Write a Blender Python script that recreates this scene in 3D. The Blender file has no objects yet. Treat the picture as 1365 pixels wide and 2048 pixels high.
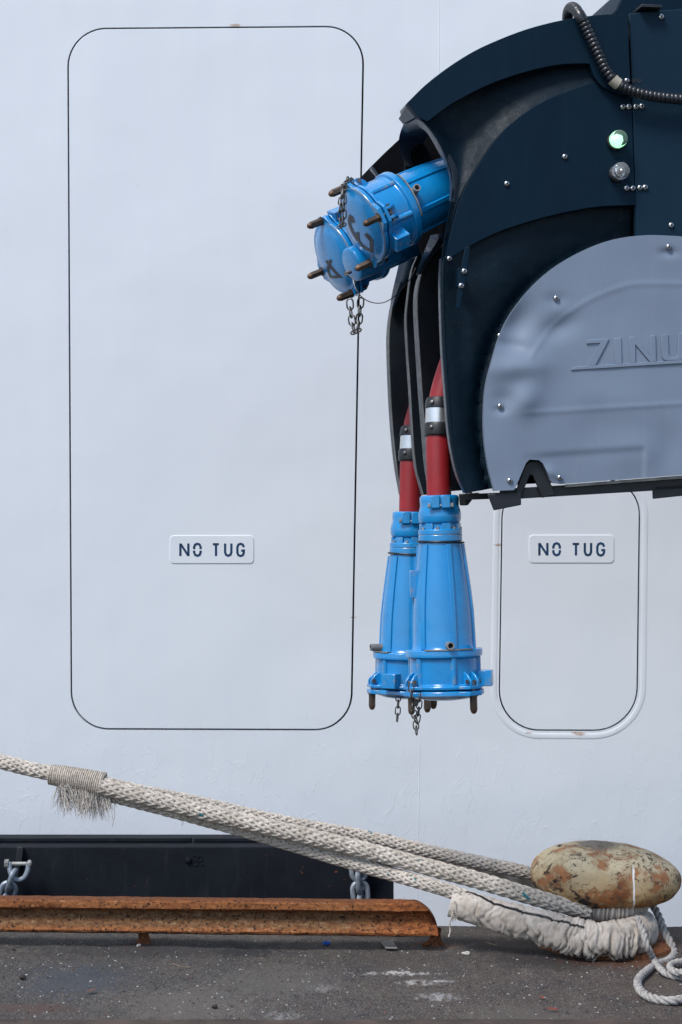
import bpy, bmesh, math, random
from mathutils import Vector, Matrix, noise as mn
R_ = math.radians
random.seed(7)
V = Vector
SC = bpy.context.scene
COL = SC.collection

# ------------------------------------------------------------------ camera, sky, sun, exposure
EYE = V((0, 0, 1.6)); F = 3800.0
cam = bpy.data.cameras.new('camera'); co = bpy.data.objects.new('camera', cam); COL.objects.link(co)
co.location = EYE; co.rotation_euler = (R_(90), 0, 0)
cam.sensor_fit = 'HORIZONTAL'; cam.sensor_width = 36.0; cam.lens = F / 1365.0 * 36.0
cam.clip_start = 0.1; cam.clip_end = 2000
SC.camera = co
SUN_EL, SUN_AZ = 52.0, -37.0            # elevation; azimuth to the right of straight behind the camera
sd = V((math.sin(R_(SUN_AZ)) * math.cos(R_(SUN_EL)), -math.cos(R_(SUN_AZ)) * math.cos(R_(SUN_EL)), math.sin(R_(SUN_EL))))
w = bpy.data.worlds.new('World'); SC.world = w; w.use_nodes = True
sky = w.node_tree.nodes.new('ShaderNodeTexSky'); sky.sky_type = 'NISHITA'; sky.sun_disc = False
sky.sun_elevation = R_(SUN_EL); sky.sun_rotation = math.atan2(sd.x, sd.y)
sky.air_density = 1.0; sky.dust_density = 1.0; sky.ozone_density = 1.6
bg = w.node_tree.nodes['Background']; bg.inputs['Strength'].default_value = 0.12
w.node_tree.links.new(sky.outputs[0], bg.inputs[0])
sl = bpy.data.lights.new('sun', 'SUN'); so = bpy.data.objects.new('sun', sl); COL.objects.link(so)
sl.energy = 2.2; sl.angle = R_(18); sl.color = (1.0, 0.96, 0.91)
so.rotation_euler = sd.to_track_quat('Z', 'Y').to_euler()
SC.view_settings.view_transform = 'Standard'; SC.view_settings.look = 'None'
SC.view_settings.exposure = 0.64; SC.view_settings.gamma = 1.0

# ------------------------------------------------------------------ picture measurements -> real places
def ray(px, py): return V(((px - 682.5) / F, 1.0, -(py - 1024.0) / F))
def P(px, py, Y): return EYE + ray(px, py) * Y
def plane_hit(px, py, o, n):
    r = ray(px, py); return EYE + r * ((o - EYE).dot(n) / r.dot(n))
def G(px, py, z=0.0): return plane_hit(px, py, V((0, 0, z)), V((0, 0, 1)))
HN = V((0, -1, -0.08)).normalized(); HO = V((0, 9.4, 1.6))
def H(px, py, off=0.0): return plane_hit(px, py, HO + HN * off, HN)
MA = R_(9); MU = V((math.cos(MA), math.sin(MA), 0)); MD = V((-math.sin(MA), math.cos(MA), 0)); MO = P(1000, 600, 6.05)
def M(px, py, d=0.0): return plane_hit(px, py, MO + MD * d, MD)

# ------------------------------------------------------------------ object helpers
def thing(name, label, cat, loc=(0, 0, 0), group=None):
    o = bpy.data.objects.new(name, None); COL.objects.link(o); o.location = V(loc)
    o.empty_display_size = 0.1
    o['label'] = label; o['category'] = cat
    if group: o['group'] = group
    o['_w'] = list(loc)
    return o
def wloc(o): return V(o['_w']) if o is not None and '_w' in o.keys() else V((0, 0, 0))
class MB:
    def __init__(s): s.v = []; s.f = []; s.m = []
    def add(s, vs, fs, mi=0):
        b = len(s.v); s.v += [V(x) for x in vs]
        for f in fs: s.f.append([b + i for i in f]); s.m.append(mi)
    def build(s, name, mats, parent=None, smooth=35, bevel=0, seg=2, subsurf=0, label=None):
        org = wloc(parent)
        me = bpy.data.meshes.new(name); me.from_pydata([tuple(x - org) for x in s.v], [], s.f)
        for m in (mats if isinstance(mats, (list, tuple)) else [mats]): me.materials.append(m)
        me.polygons.foreach_set('material_index', s.m)
        bm = bmesh.new(); bm.from_mesh(me); bmesh.ops.recalc_face_normals(bm, faces=bm.faces); bm.to_mesh(me); bm.free()
        if smooth:
            me.polygons.foreach_set('use_smooth', [True] * len(me.polygons)); me.set_sharp_from_angle(angle=R_(smooth))
        me.update()
        o = bpy.data.objects.new(name, me); COL.objects.link(o); o.parent = parent; o['_w'] = list(org)
        if bevel:
            b = o.modifiers.new('bevel', 'BEVEL'); b.width = bevel; b.segments = seg; b.limit_method = 'ANGLE'; b.angle_limit = R_(35)
            b.harden_normals = False
        if subsurf:
            b = o.modifiers.new('sub', 'SUBSURF'); b.levels = subsurf; b.render_levels = subsurf
        if label: o['label'] = label
        return o
    # shapes
    def prism(s, front, back, mi=0, cap=True):
        n = len(front); vs = list(front) + list(back)
        fs = [[i, (i + 1) % n, n + (i + 1) % n, n + i] for i in range(n)]
        if cap: fs += [list(range(n))[::-1], list(range(n, 2 * n))]
        s.add(vs, fs, mi)
    def box(s, c, ax, ay, az, mi=0):           # centre and three half axes
        c, ax, ay, az = V(c), V(ax), V(ay), V(az)
        q = [c - ax - ay - az, c + ax - ay - az, c + ax + ay - az, c - ax + ay - az]
        s.prism(q, [p + az * 2 for p in q], mi)
    def lathe(s, prof, o, axis, e1=None, seg=32, mi=0, close=True):
        o, axis = V(o), V(axis).normalized()
        e1 = perp(axis, e1); e2 = axis.cross(e1)
        vs = []; fs = []; n = len(prof)
        for (r, t) in prof:
            for k in range(seg):
                a = 2 * math.pi * k / seg
                vs.append(o + axis * t + (e1 * math.cos(a) + e2 * math.sin(a)) * r)
        for i in range(n - 1):
            for k in range(seg):
                fs.append([i * seg + k, i * seg + (k + 1) % seg, (i + 1) * seg + (k + 1) % seg, (i + 1) * seg + k])
        if close: fs += [list(range(seg)), list(range((n - 1) * seg, n * seg))]
        s.add(vs, fs, mi)
    def tube(s, path, r, seg=8, closed=False, cap=True, mi=0, up=None, phase=0):
        path = [V(p) for p in path]; n = len(path)
        fr = frames(path, closed, up)
        vs = []; fs = []
        for i in range(n):
            rr = r[i] if isinstance(r, (list, tuple)) else r
            _, a, b = fr[i]
            for k in range(seg):
                t = 2 * math.pi * k / seg + phase
                vs.append(path[i] + (a * math.cos(t) + b * math.sin(t)) * rr)
        for i in range(n if closed else n - 1):
            j = (i + 1) % n
            for k in range(seg):
                fs.append([i * seg + k, i * seg + (k + 1) % seg, j * seg + (k + 1) % seg, j * seg + k])
        if cap and not closed: fs += [list(range(seg)), list(range((n - 1) * seg, n * seg))]
        s.add(vs, fs, mi)
    def grid(s, rows, mi=0, wrap=False):
        n, m = len(rows), len(rows[0]); vs = [p for r in rows for p in r]; fs = []
        for i in range(n - 1):
            for k in range(m if wrap else m - 1):
                fs.append([i * m + k, i * m + (k + 1) % m, (i + 1) * m + (k + 1) % m, (i + 1) * m + k])
        s.add(vs, fs, mi)
    def stroke(s, pts, wid, fmap, th, mi=0):   # flat lettering stroke in drawing units, mapped by fmap(x, y, off)
        pts = [V((p[0], p[1])) for p in pts]; L = []; Rr = []
        n = len(pts); cl = (pts[0] - pts[-1]).length < 1e-6
        if cl: pts = pts[:-1]; n -= 1
        for i in range(n):
            a = pts[i - 1] if (i or cl) else None; b = pts[(i + 1) % n] if (i < n - 1 or cl) else None
            d1 = (pts[i] - a).normalized() if a is not None else None; d2 = (b - pts[i]).normalized() if b is not None else None
            d1 = d1 or d2; d2 = d2 or d1
            t = (d1 + d2); t = t.normalized() if t.length > 1e-4 else d1
            nn = V((-t.y, t.x)); k = max(0.45, abs(nn.dot(V((-d1.y, d1.x)))))
            L.append(pts[i] + nn * wid / 2 / k); Rr.append(pts[i] - nn * wid / 2 / k)
        vs = []
        for q in (L, Rr):
            vs += [fmap(p.x, p.y, th) for p in q] + [fmap(p.x, p.y, 0.0) for p in q]
        fs = []; lf, lb, rf, rb = 0, n, 2 * n, 3 * n
        for i in range(n if cl else n - 1):
            j = (i + 1) % n
            fs += [[lf + i, lf + j, rf + j, rf + i], [lf + i, lf + j, lb + j, lb + i], [rf + i, rf + j, rb + j, rb + i]]
        if not cl: fs += [[lf, rf, rb, lb], [lf + n - 1, rf + n - 1, rb + n - 1, lb + n - 1]]
        s.add(vs, fs, mi)
def perp(a, e=None):
    e = V(e) if e is not None else (V((0, 0, 1)) if abs(a.z) < 0.9 else V((1, 0, 0)))
    e = e - a * e.dot(a); return e.normalized()
def frames(path, closed=False, up=None):
    n = len(path); out = []; prev = None
    for i in range(n):
        a = path[i - 1] if (i or closed) else path[i]; b = path[(i + 1) % n] if (i < n - 1 or closed) else path[i]
        t = (b - a).normalized()
        if up is not None: e = perp(t, up)
        elif prev is None: e = perp(t)
        else: e = (prev - t * prev.dot(t)).normalized()
        prev = e; out.append((t, e, t.cross(e)))
    return out
def spline(pts, n, closed=False):               # Catmull-Rom through points of any dimension, n samples evenly by length
    pts = [V(p) for p in pts]; m = len(pts); fine = []
    last = m if closed else m - 1
    for i in range(last):
        p1, p2 = pts[i], pts[(i + 1) % m]
        p0 = pts[i - 1] if (i or closed) else p1 * 2 - p2
        p3 = pts[(i + 2) % m] if (i + 2 < m or closed) else p2 * 2 - p1
        for k in range(24):
            t = k / 24
            fine.append(0.5 * ((2 * p1) + (p2 - p0) * t + (2 * p0 - 5 * p1 + 4 * p2 - p3) * t * t + (3 * p1 - p0 - 3 * p2 + p3) * t ** 3))
    fine.append(pts[0] if closed else pts[-1])
    d = [0.0]
    for a, b in zip(fine, fine[1:]): d.append(d[-1] + (b - a).length)
    out = []; j = 0
    cnt = n if closed else n - 1
    for i in range(n):
        s = d[-1] * i / cnt
        while j < len(d) - 2 and d[j + 1] < s: j += 1
        t = (s - d[j]) / max(1e-9, d[j + 1] - d[j]); out.append(fine[j].lerp(fine[j + 1], min(1, max(0, t))))
    return out
def plen(p): return sum((b - a).length for a, b in zip(p, p[1:]))
def rrect(x0, y0, x1, y1, r, n=8, quad=None):   # rounded rectangle in the drawing plane; quad maps u,v in 0..1
    out = []
    for cx, cy, a0 in ((x1 - r, y1 - r, 0), (x0 + r, y1 - r, 90), (x0 + r, y0 + r, 180), (x1 - r, y0 + r, 270)):
        for k in range(n + 1):
            a = R_(a0 + 90 * k / n); out.append((cx + r * math.cos(a), cy + r * math.sin(a)))
    return out
def fill_plate(mb, outline, fmap, step, th, dirv, holes=(), mi=0, bump=None):
    """Flat outline cut into a fine grid with clean borders, mapped by fmap(x, y); bump(x, y) pushes along -dirv; walls of depth th along dirv."""
    bm = bmesh.new()
    for loop in [outline] + list(holes):
        vs = [bm.verts.new((p[0], p[1], 0)) for p in loop]
        for i in range(len(vs)): bm.edges.new((vs[i], vs[(i + 1) % len(vs)]))
    bmesh.ops.triangle_fill(bm, use_beauty=True, edges=bm.edges[:], normal=(0, 0, 1))
    if step:
        xs = [p[0] for p in outline]; ys = [p[1] for p in outline]
        for ax, lo, hi in ((0, min(xs), max(xs)), (1, min(ys), max(ys))):
            q = lo + step
            while q < hi:
                c = V((q, 0, 0)) if ax == 0 else V((0, q, 0)); nn = V((1, 0, 0)) if ax == 0 else V((0, 1, 0))
                bmesh.ops.bisect_plane(bm, geom=bm.verts[:] + bm.edges[:] + bm.faces[:], dist=1e-4, plane_co=c, plane_no=nn); q += step
    bm.verts.index_update()
    vs = []
    for v in bm.verts:
        p = fmap(v.co.x, v.co.y)
        if bump: p = p - dirv * bump(v.co.x, v.co.y)
        vs.append(p)
    fs = [[v.index for v in f.verts] for f in bm.faces]
    if th:
        n0 = len(vs); vs += [p + dirv * th for p in vs]
        for e in bm.edges:
            if len(e.link_faces) == 1:
                a, b = e.verts[0].index, e.verts[1].index; fs.append([a, b, n0 + b, n0 + a])
        back = [[n0 + i for i in f][::-1] for f in fs[:len(bm.faces)]]
        fs += back
    bm.free(); mb.add(vs, fs, mi)
def dup(src, parent, loc, rot=None):
    c = src.copy(); COL.objects.link(c); c.parent = parent; c.location = V(loc) - wloc(parent)
    if rot is not None: c.rotation_mode = 'QUATERNION'; c.rotation_quaternion = rot
    return c

# ------------------------------------------------------------------ materials
class N:
    def __init__(s, name):
        s.m = bpy.data.materials.new(name); s.m.use_nodes = True; s.t = s.m.node_tree; s.b = s.t.nodes['Principled BSDF']
        s.co = s.t.nodes.new('ShaderNodeTexCoord').outputs['Object']
    def n(s, ty, **kw):
        x = s.t.nodes.new(ty)
        for k, v in kw.items():
            if k.startswith('_'): x.inputs[k[1:].replace('_', ' ')].default_value = v
            else: setattr(x, k, v)
        return x
    def l(s, a, b): s.t.links.new(a, b)
    def map(s, scale=(1, 1, 1), loc=(0, 0, 0), rot=(0, 0, 0), src=None):
        x = s.n('ShaderNodeMapping'); x.inputs['Scale'].default_value = scale; x.inputs['Location'].default_value = loc; x.inputs['Rotation'].default_value = rot
        s.l(src or s.co, x.inputs[0]); return x.outputs[0]
    def noise(s, sc, det=4, ro=0.55, vec=None, dist=0.0):
        x = s.n('ShaderNodeTexNoise'); x.inputs['Scale'].default_value = sc; x.inputs['Detail'].default_value = det
        x.inputs['Roughness'].default_value = ro; x.inputs['Distortion'].default_value = dist
        s.l(vec or s.co, x.inputs['Vector']); return x.outputs['Fac']
    def voro(s, sc, vec=None, feat='F1', out='Distance', rand=1.0):
        x = s.n('ShaderNodeTexVoronoi'); x.feature = feat; x.inputs['Scale'].default_value = sc; x.inputs['Randomness'].default_value = rand
        s.l(vec or s.co, x.inputs['Vector']); return x.outputs[out]
    def ramp(s, fac, stops, inter='LINEAR'):
        x = s.n('ShaderNodeValToRGB'); x.color_ramp.interpolation = inter
        e = x.color_ramp.elements
        while len(e) < len(stops): e.new(0.5)
        for el, (p, c) in zip(e, stops):
            el.position = p; el.color = (c if isinstance(c, (tuple, list)) else (c, c, c)) + ((1,) if not isinstance(c, (tuple, list)) or len(c) == 3 else ()) if isinstance(c, tuple) else (c, c, c, 1)
        s.l(fac, x.inputs[0]); return x.outputs[0]
    def mix(s, fac, a, b, mode='MIX'):
        x = s.n('ShaderNodeMix'); x.data_type = 'RGBA'; x.blend_type = mode
        for inp, v in ((x.inputs[0], fac), (x.inputs[6], a), (x.inputs[7], b)):
            if isinstance(v, (int, float)): inp.default_value = v
            elif isinstance(v, tuple): inp.default_value = v + (1,)
            else: s.l(v, inp)
        return x.outputs[2]
    def math(s, op, a, b=0.0, c=0.0):
        x = s.n('ShaderNodeMath'); x.operation = op
        for inp, v in zip(x.inputs, (a, b, c)):
            if isinstance(v, (int, float)): inp.default_value = v
            else: s.l(v, inp)
        return x.outputs[0]
    def xyz(s):
        x = s.n('ShaderNodeSeparateXYZ'); s.l(s.co, x.inputs[0]); return x.outputs
    def spot(s, c, r, soft=0.5, nz=0.3, sc=6.0, sq=(1, 1, 1)):          # a stain of its own shape: 1 inside, 0 outside
        mp = s.map(scale=tuple(1 / (r * q) for q in sq), loc=tuple(-c[i] / (r * sq[i]) for i in range(3)))
        g = s.n('ShaderNodeVectorMath'); g.operation = 'LENGTH'; s.l(mp, g.inputs[0])
        d = s.math('ADD', g.outputs['Value'], s.math('MULTIPLY', s.math('SUBTRACT', s.noise(sc, 6, 0.75, s.map((1, 0.35, 1))), 0.5), nz * 4))
        return s.ramp(d, [(max(0, 1 - soft) * 0.5, 1.0), (0.5, 0.0)]) if False else s.ramp(s.math('MULTIPLY', d, 0.5), [(max(0, 1 - soft) * 0.5, 1.0), (0.5, 0.0)])
    def out(s, col=None, rough=None, metal=None, bump=None, bs=0.3, bd=0.002, spec=None, coat=None, coatr=0.1):
        i = s.b.inputs
        for k, v in (('Base Color', col), ('Roughness', rough), ('Metallic', metal), ('Specular IOR Level', spec), ('Coat Weight', coat), ('Coat Roughness', coatr if coat else None)):
            if v is None: continue
            if isinstance(v, (int, float)): i[k].default_value = v
            elif isinstance(v, tuple): i[k].default_value = v + (1,)
            else: s.l(v, i[k])
        if bump is not None:
            x = s.n('ShaderNodeBump'); x.inputs['Strength'].default_value = bs; x.inputs['Distance'].default_value = bd
            s.l(bump, x.inputs['Height']); s.l(x.outputs[0], i['Normal'])
        return s.m

def m_hull():
    s = N('white_hull_paint')
    st = s.noise(3.0, 5, 0.6, s.map((2.2, 2.2, 0.18)))
    cl = s.noise(0.9, 3, 0.5)
    c = s.mix(s.ramp(st, [(0.35, 0.0), (0.75, 1.0)]), (0.73, 0.765, 0.81), (0.70, 0.74, 0.79))
    c = s.mix(s.math('MULTIPLY', s.ramp(cl, [(0.4, 0.0), (0.7, 1.0)]), 0.5), c, (0.705, 0.745, 0.80))
    c = s.mix(s.ramp(s.noise(34, 3, 0.5), [(0.745, 0.0), (0.78, 0.35)]), c, (0.5, 0.5, 0.5))
    for (px, py, r) in ((470, 50, 0.03), (1160, 1468, 0.03), (1150, 1466, 0.016), (707, 1235, 0.015), (998, 1090, 0.022), (1058, 1466, 0.016)):
        p = H(px, py); c = s.mix(s.math('MULTIPLY', s.spot((p.x, p.y - 9.5, p.z), r, 0.6, 0.5, 60, (1.3, 9, 0.35)), 0.7), c, (0.36, 0.17, 0.08))
    # blistered, patched paint lower down and a fine orange-peel skin everywhere
    run = s.noise(9, 6, 0.62, s.map((1.5, 1.5, 0.8)), 1.2)
    zz = s.xyz()[2]
    low = s.ramp(s.math('MULTIPLY_ADD', zz, -1.0, 1.0), [(0.3, 0.12), (0.75, 1.0)])
    patch = s.math('MULTIPLY', s.ramp(run, [(0.56, 0.0), (0.60, 1.0), (0.66, 0.35)]), low)
    h = s.math('ADD', s.math('MULTIPLY', s.noise(55, 3, 0.5), 0.10), s.math('MULTIPLY', patch, 0.32))
    h = s.math('ADD', h, s.math('MULTIPLY', s.noise(1.5, 2, 0.4), 9.0))
    h = s.math('ADD', h, s.math('MULTIPLY', s.noise(7, 2, 0.4), 0.7))
    return s.out(c, s.ramp(st, [(0.3, 0.30), (0.7, 0.42)]), bump=h, bs=0.5, bd=0.003)
def m_flat(name, col, rough, metal=0.0, nz=0.15, sc=30, bs=0.15, spec=None, coat=None, bd=0.002):
    s = N(name); n = s.noise(sc, 5, 0.6); n2 = s.noise(sc * 0.13, 4, 0.6)
    d = tuple(x * (1 - nz * 1.6) for x in col); b = tuple(min(1, x * (1 + nz)) for x in col)
    c = s.mix(s.ramp(n2, [(0.3, 0.0), (0.7, 1.0)]), d, b)
    r = s.ramp(n, [(0.3, max(0.03, rough - 0.07)), (0.7, min(1, rough + 0.09))])
    return s.out(c, r, metal, bump=n, bs=bs, bd=bd, spec=spec, coat=coat)
def m_blue():
    s = N('blue_enamel_paint')
    n2 = s.noise(9, 4, 0.6); n = s.noise(120, 4, 0.6)
    c = s.mix(s.ramp(n2, [(0.3, 0.0), (0.7, 1.0)]), (0.0015, 0.185, 0.47), (0.002, 0.235, 0.56))
    g = s.n('ShaderNodeNewGeometry').outputs['Pointiness']
    edge = s.ramp(s.math('ADD', g, s.math('MULTIPLY', s.math('SUBTRACT', s.noise(45, 4, 0.7), 0.5), 0.16)), [(0.575, 0.0), (0.6, 1.0)])
    scr = s.ramp(s.noise(60, 5, 0.7, s.map((3, 3, 0.6)), 1.5), [(0.72, 0.0), (0.75, 1.0)])
    wear = s.math('MAXIMUM', s.math('MULTIPLY', edge, 0.75), s.math('MULTIPLY', scr, 0.55))
    c = s.mix(wear, c, (0.20, 0.22, 0.23))
    c = s.mix(s.math('MULTIPLY', s.ramp(s.noise(16, 6, 0.7), [(0.6, 0.0), (0.78, 1.0)]), 0.45), c, (0.02, 0.06, 0.13))
    return s.out(c, s.ramp(n2, [(0.3, 0.22), (0.7, 0.36)]), bump=s.noise(70, 3, 0.5), bs=0.22, bd=0.0015, coat=0.6, coatr=0.12)
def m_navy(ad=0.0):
    s = N('dark_navy_plastic' if not ad else 'navy_plastic_with_reflection')  # lighter variant has the side panel's reflected brightness mixed into its navy
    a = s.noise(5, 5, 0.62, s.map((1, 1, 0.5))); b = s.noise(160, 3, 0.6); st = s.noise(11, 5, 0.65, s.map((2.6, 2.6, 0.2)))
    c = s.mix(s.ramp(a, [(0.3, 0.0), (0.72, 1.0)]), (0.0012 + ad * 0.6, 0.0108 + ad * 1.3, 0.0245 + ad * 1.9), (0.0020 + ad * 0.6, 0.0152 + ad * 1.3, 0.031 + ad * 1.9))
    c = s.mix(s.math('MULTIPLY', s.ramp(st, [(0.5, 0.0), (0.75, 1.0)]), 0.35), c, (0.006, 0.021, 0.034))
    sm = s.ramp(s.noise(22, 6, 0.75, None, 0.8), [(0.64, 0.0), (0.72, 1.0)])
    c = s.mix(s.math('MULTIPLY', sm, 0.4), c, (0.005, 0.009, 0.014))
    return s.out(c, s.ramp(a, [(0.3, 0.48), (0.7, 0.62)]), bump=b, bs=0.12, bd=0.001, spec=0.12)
def m_cove():
    s = N('textured_black_rubber')
    a = s.noise(6, 5, 0.6); b = s.noise(38, 5, 0.62); f = s.noise(170, 2, 0.6)
    c = s.mix(s.ramp(a, [(0.3, 0.0), (0.7, 1.0)]), (0.0016, 0.009, 0.017), (0.0032, 0.0135, 0.024))
    c = s.mix(s.math('MULTIPLY', s.ramp(s.noise(14, 6, 0.72), [(0.60, 0.0), (0.75, 1.0)]), 0.35), c, (0.045, 0.055, 0.062))
    h = s.math('ADD', b, s.math('MULTIPLY', f, 0.3))
    return s.out(c, s.ramp(b, [(0.3, 0.42), (0.7, 0.60)]), bump=h, bs=0.5, bd=0.0035, spec=0.16)
def m_grey():
    s = N('grey_cover_paint')
    a = s.noise(3, 5, 0.6); b = s.noise(90, 3, 0.55); st = s.noise(40, 4, 0.6, s.map((1, 1, 0.12)))
    c = s.mix(s.ramp(a, [(0.3, 0.0), (0.7, 1.0)]), (0.160, 0.204, 0.276), (0.184, 0.232, 0.308))
    c = s.mix(s.math('MULTIPLY', s.ramp(s.noise(28, 6, 0.7), [(0.66, 0.0), (0.74, 1.0)]), 0.3), c, (0.09, 0.11, 0.14))
    c = s.mix(s.math('MULTIPLY', s.ramp(st, [(0.55, 0.0), (0.8, 1.0)]), 0.12), c, (0.3, 0.33, 0.38))
    return s.out(c, 0.42, bump=b, bs=0.06, bd=0.001)
def m_rust(name, base, dark=0.35, scale=1.0, beam=False):
    s = N(name)
    v = s.map((0.6 if beam else 1.0, 1, 1.2))
    a = s.noise(62 * scale, 6, 0.7, v, 0.4); b = s.noise(190 * scale, 5, 0.72); p = s.noise(95 * scale, 4, 0.55); q = s.noise(13 * scale, 7, 0.7, v)
    c = s.ramp(a, [(0.28, (0.055, 0.022, 0.013)), (0.41, (0.14, 0.052, 0.022)), (0.50, base), (0.60, tuple(min(1, x * 1.2) for x in base)), (0.70, (0.36, 0.27, 0.17))])
    c = s.mix(s.ramp(q, [(0.47, 0.0), (0.62, 0.75)]), c, (0.20, 0.072, 0.024))
    if beam:                                             # paint has gone from the arrises first, and towards the rounded end
        z = s.xyz()[2]; wob = s.math('ADD', z, s.math('MULTIPLY', s.math('SUBTRACT', s.noise(26, 5, 0.7), 0.5), 0.030))
        web = s.ramp(s.math('MULTIPLY', wob, 5.0), [(0.36, 0.0), (0.42, 1.0), (0.66, 1.0), (0.71, 0.0)])
        c = s.mix(s.math('MULTIPLY', web, 0.8), c, s.ramp(a, [(0.32, (0.075, 0.034, 0.017)), (0.47, (0.105, 0.058, 0.029)), (0.58, (0.145, 0.092, 0.050)), (0.70, (0.21, 0.155, 0.10))]))
        band = s.ramp(s.math('MULTIPLY', wob, 5.0), [(0.28, 1.0), (0.36, 0.0), (0.68, 0.0), (0.715, 0.8), (0.735, 0.8), (0.765, 0.0), (0.86, 0.0), (0.885, 0.7)])
        c = s.mix(band, c, s.ramp(b, [(0.4, (0.055, 0.022, 0.013)), (0.6, (0.17, 0.062, 0.026))]))
        en = s.ramp(s.math('MULTIPLY_ADD', s.xyz()[0], 1.0, s.math('MULTIPLY', s.math('SUBTRACT', s.noise(14, 5, 0.7), 0.5), 0.25)), [(0.72, 0.0), (0.96, 0.9)])
        c = s.mix(en, c, s.ramp(a, [(0.35, (0.06, 0.022, 0.012)), (0.5, (0.22, 0.066, 0.020)), (0.62, (0.32, 0.12, 0.035))]))
    c = s.mix(s.math('MULTIPLY', s.ramp(b, [(0.52, 0.0), (0.66, 1.0)]), 0.6), c, (0.09, 0.034, 0.018))
    c = s.mix(s.ramp(p, [(0.66 - dark * 0.1, 0.0), (0.71 - dark * 0.1, 1.0)]), c, (0.020, 0.012, 0.010))
    return s.out(c, 0.88, bump=s.math('ADD', s.math('MULTIPLY', b, 0.5), a), bs=0.6, bd=0.005, spec=0.2)
def m_quay():
    s = N('worn_asphalt_quay')
    yv = s.map((1, 0.28, 1)); f = s.noise(210, 4, 0.75, yv); g = s.noise(60, 5, 0.65); a = s.noise(2.2, 6, 0.62); b = s.noise(6.5, 6, 0.65, None, 0.6); x = s.xyz()
    c = s.mix(s.ramp(a, [(0.32, 0.0), (0.68, 1.0)]), (0.041, 0.041, 0.043), (0.083, 0.073, 0.064))
    # reddish-brown rust wash around the bollard side, cool grey to the left
    side = s.ramp(s.math('MULTIPLY_ADD', x[0], 0.5, 0.5), [(0.30, 0.0), (0.95, 1.0)])
    c = s.mix(s.math('MULTIPLY', side, s.ramp(b, [(0.3, 0.3), (0.6, 0.95)])), c, (0.070, 0.050, 0.041))
    c = s.mix(s.math('MULTIPLY', s.ramp(b, [(0.50, 0.0), (0.66, 1.0)]), 0.8), c, (0.034, 0.035, 0.040))
    mo = s.noise(20, 8, 0.8, s.map((1, 0.4, 1)), 0.4); c = s.mix(s.math('MULTIPLY', s.ramp(mo, [(0.53, 0.0), (0.66, 1.0)]), 0.6), c, (0.125, 0.112, 0.098)); c = s.mix(s.math('MULTIPLY', s.ramp(mo, [(0.34, 1.0), (0.46, 0.0)]), 0.6), c, (0.028, 0.027, 0.028))
    c = s.mix(s.ramp(f, [(0.50, 0.0), (0.66, 0.9)]), c, (0.145, 0.130, 0.115))
    c = s.mix(s.ramp(f, [(0.34, 0.9), (0.47, 0.0)]), c, (0.020, 0.019, 0.020))
    # pale aggregate and guano specks of three sizes
    for sc, th, k in ((300, 0.16, 0.6), (120, 0.12, 0.75), (46, 0.075, 0.8)):
        d = s.math('ADD', s.voro(sc, s.map((1, 0.45, 1), (sc * 0.37, 0, 0))), s.math('MULTIPLY', s.math('SUBTRACT', s.noise(sc * 2.5, 3, 0.6), 0.5), 0.16))
        lim = s.ramp(s.noise(sc * 0.18, 3, 0.6), [(0.50, 0.0), (0.64, 1.0)])
        c = s.mix(s.math('MULTIPLY', s.math('MULTIPLY', s.ramp(d, [(th * 0.7, 1.0), (th, 0.0)]), lim), k), c, (0.34, 0.335, 0.33))
    def at(px, py): p = G(px, py); return (p.x, p.y, 0.0)
    big = s.ramp(s.noise(40, 7, 0.8, s.map((1, 0.35, 1))), [(0.44, 0.0), (0.54, 1.0)])
    for (px, py, r, sq, col, k) in ((482, 1903, 0.10, (1.2, 0.9, 9), (0.022, 0.022, 0.024), 0.8), (150, 1960, 0.22, (1.0, 1.2, 9), (0.045, 0.055, 0.072), 0.6),
                                    (795, 1948, 0.075, (1.7, 0.5, 9), (0.42, 0.41, 0.40), 0.9), (840, 1968, 0.07, (1.2, 0.7, 9), (0.36, 0.35, 0.34), 0.8), (878, 1998, 0.06, (1.4, 0.9, 9), (0.33, 0.33, 0.33), 0.7),
                                    (645, 1977, 0.05, (1.2, 1.2, 9), (0.26, 0.25, 0.25), 0.6), (560, 2030, 0.05, (1.4, 1.2, 9), (0.28, 0.28, 0.28), 0.55), (880, 1965, 0.03, (2, 0.8, 9), (0.4, 0.4, 0.4), 0.7),
                                    (1215, 1905, 0.23, (1.1, 1.0, 9), (0.115, 0.048, 0.022), 0.85), (1215, 1922, 0.13, (1.6, 0.9, 9), (0.17, 0.062, 0.022), 0.6), (70, 2020, 0.12, (1.3, 0.7, 9), (0.08, 0.05, 0.042), 0.7),
                                    (1030, 1890, 0.20, (1.4, 0.8, 9), (0.034, 0.029, 0.028), 0.8), (290, 1893, 0.05, (1.8, 1, 9), (0.13, 0.045, 0.025), 0.7), (870, 1892, 0.06, (1.6, 1, 9), (0.12, 0.045, 0.028), 0.7),
                                    (390, 2010, 0.20, (1.2, 1.4, 9), (0.120, 0.110, 0.100), 0.5), (560, 1960, 0.16, (1.6, 1.6, 9), (0.105, 0.098, 0.090), 0.55), (1120, 1915, 0.22, (1.6, 1.1, 9), (0.030, 0.026, 0.025), 0.6), (300, 1900, 0.3, (1.8, 0.5, 9), (0.030, 0.030, 0.033), 0.6), (1050, 2030, 0.15, (1.8, 1.0, 9), (0.105, 0.094, 0.084), 0.5)):
        c = s.mix(s.math('MULTIPLY', s.spot(at(px, py), r, 0.45, 0.75, 42, sq), (s.math('MULTIPLY', big, k) if r < 0.1 else k)), c, col)
    h = s.math('ADD', s.math('MULTIPLY', f, 0.5), s.math('ADD', g, s.math('MULTIPLY', b, 1.2)))
    return s.out(c, 0.9, bump=h, bs=0.75, bd=0.006, spec=0.3)
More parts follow.
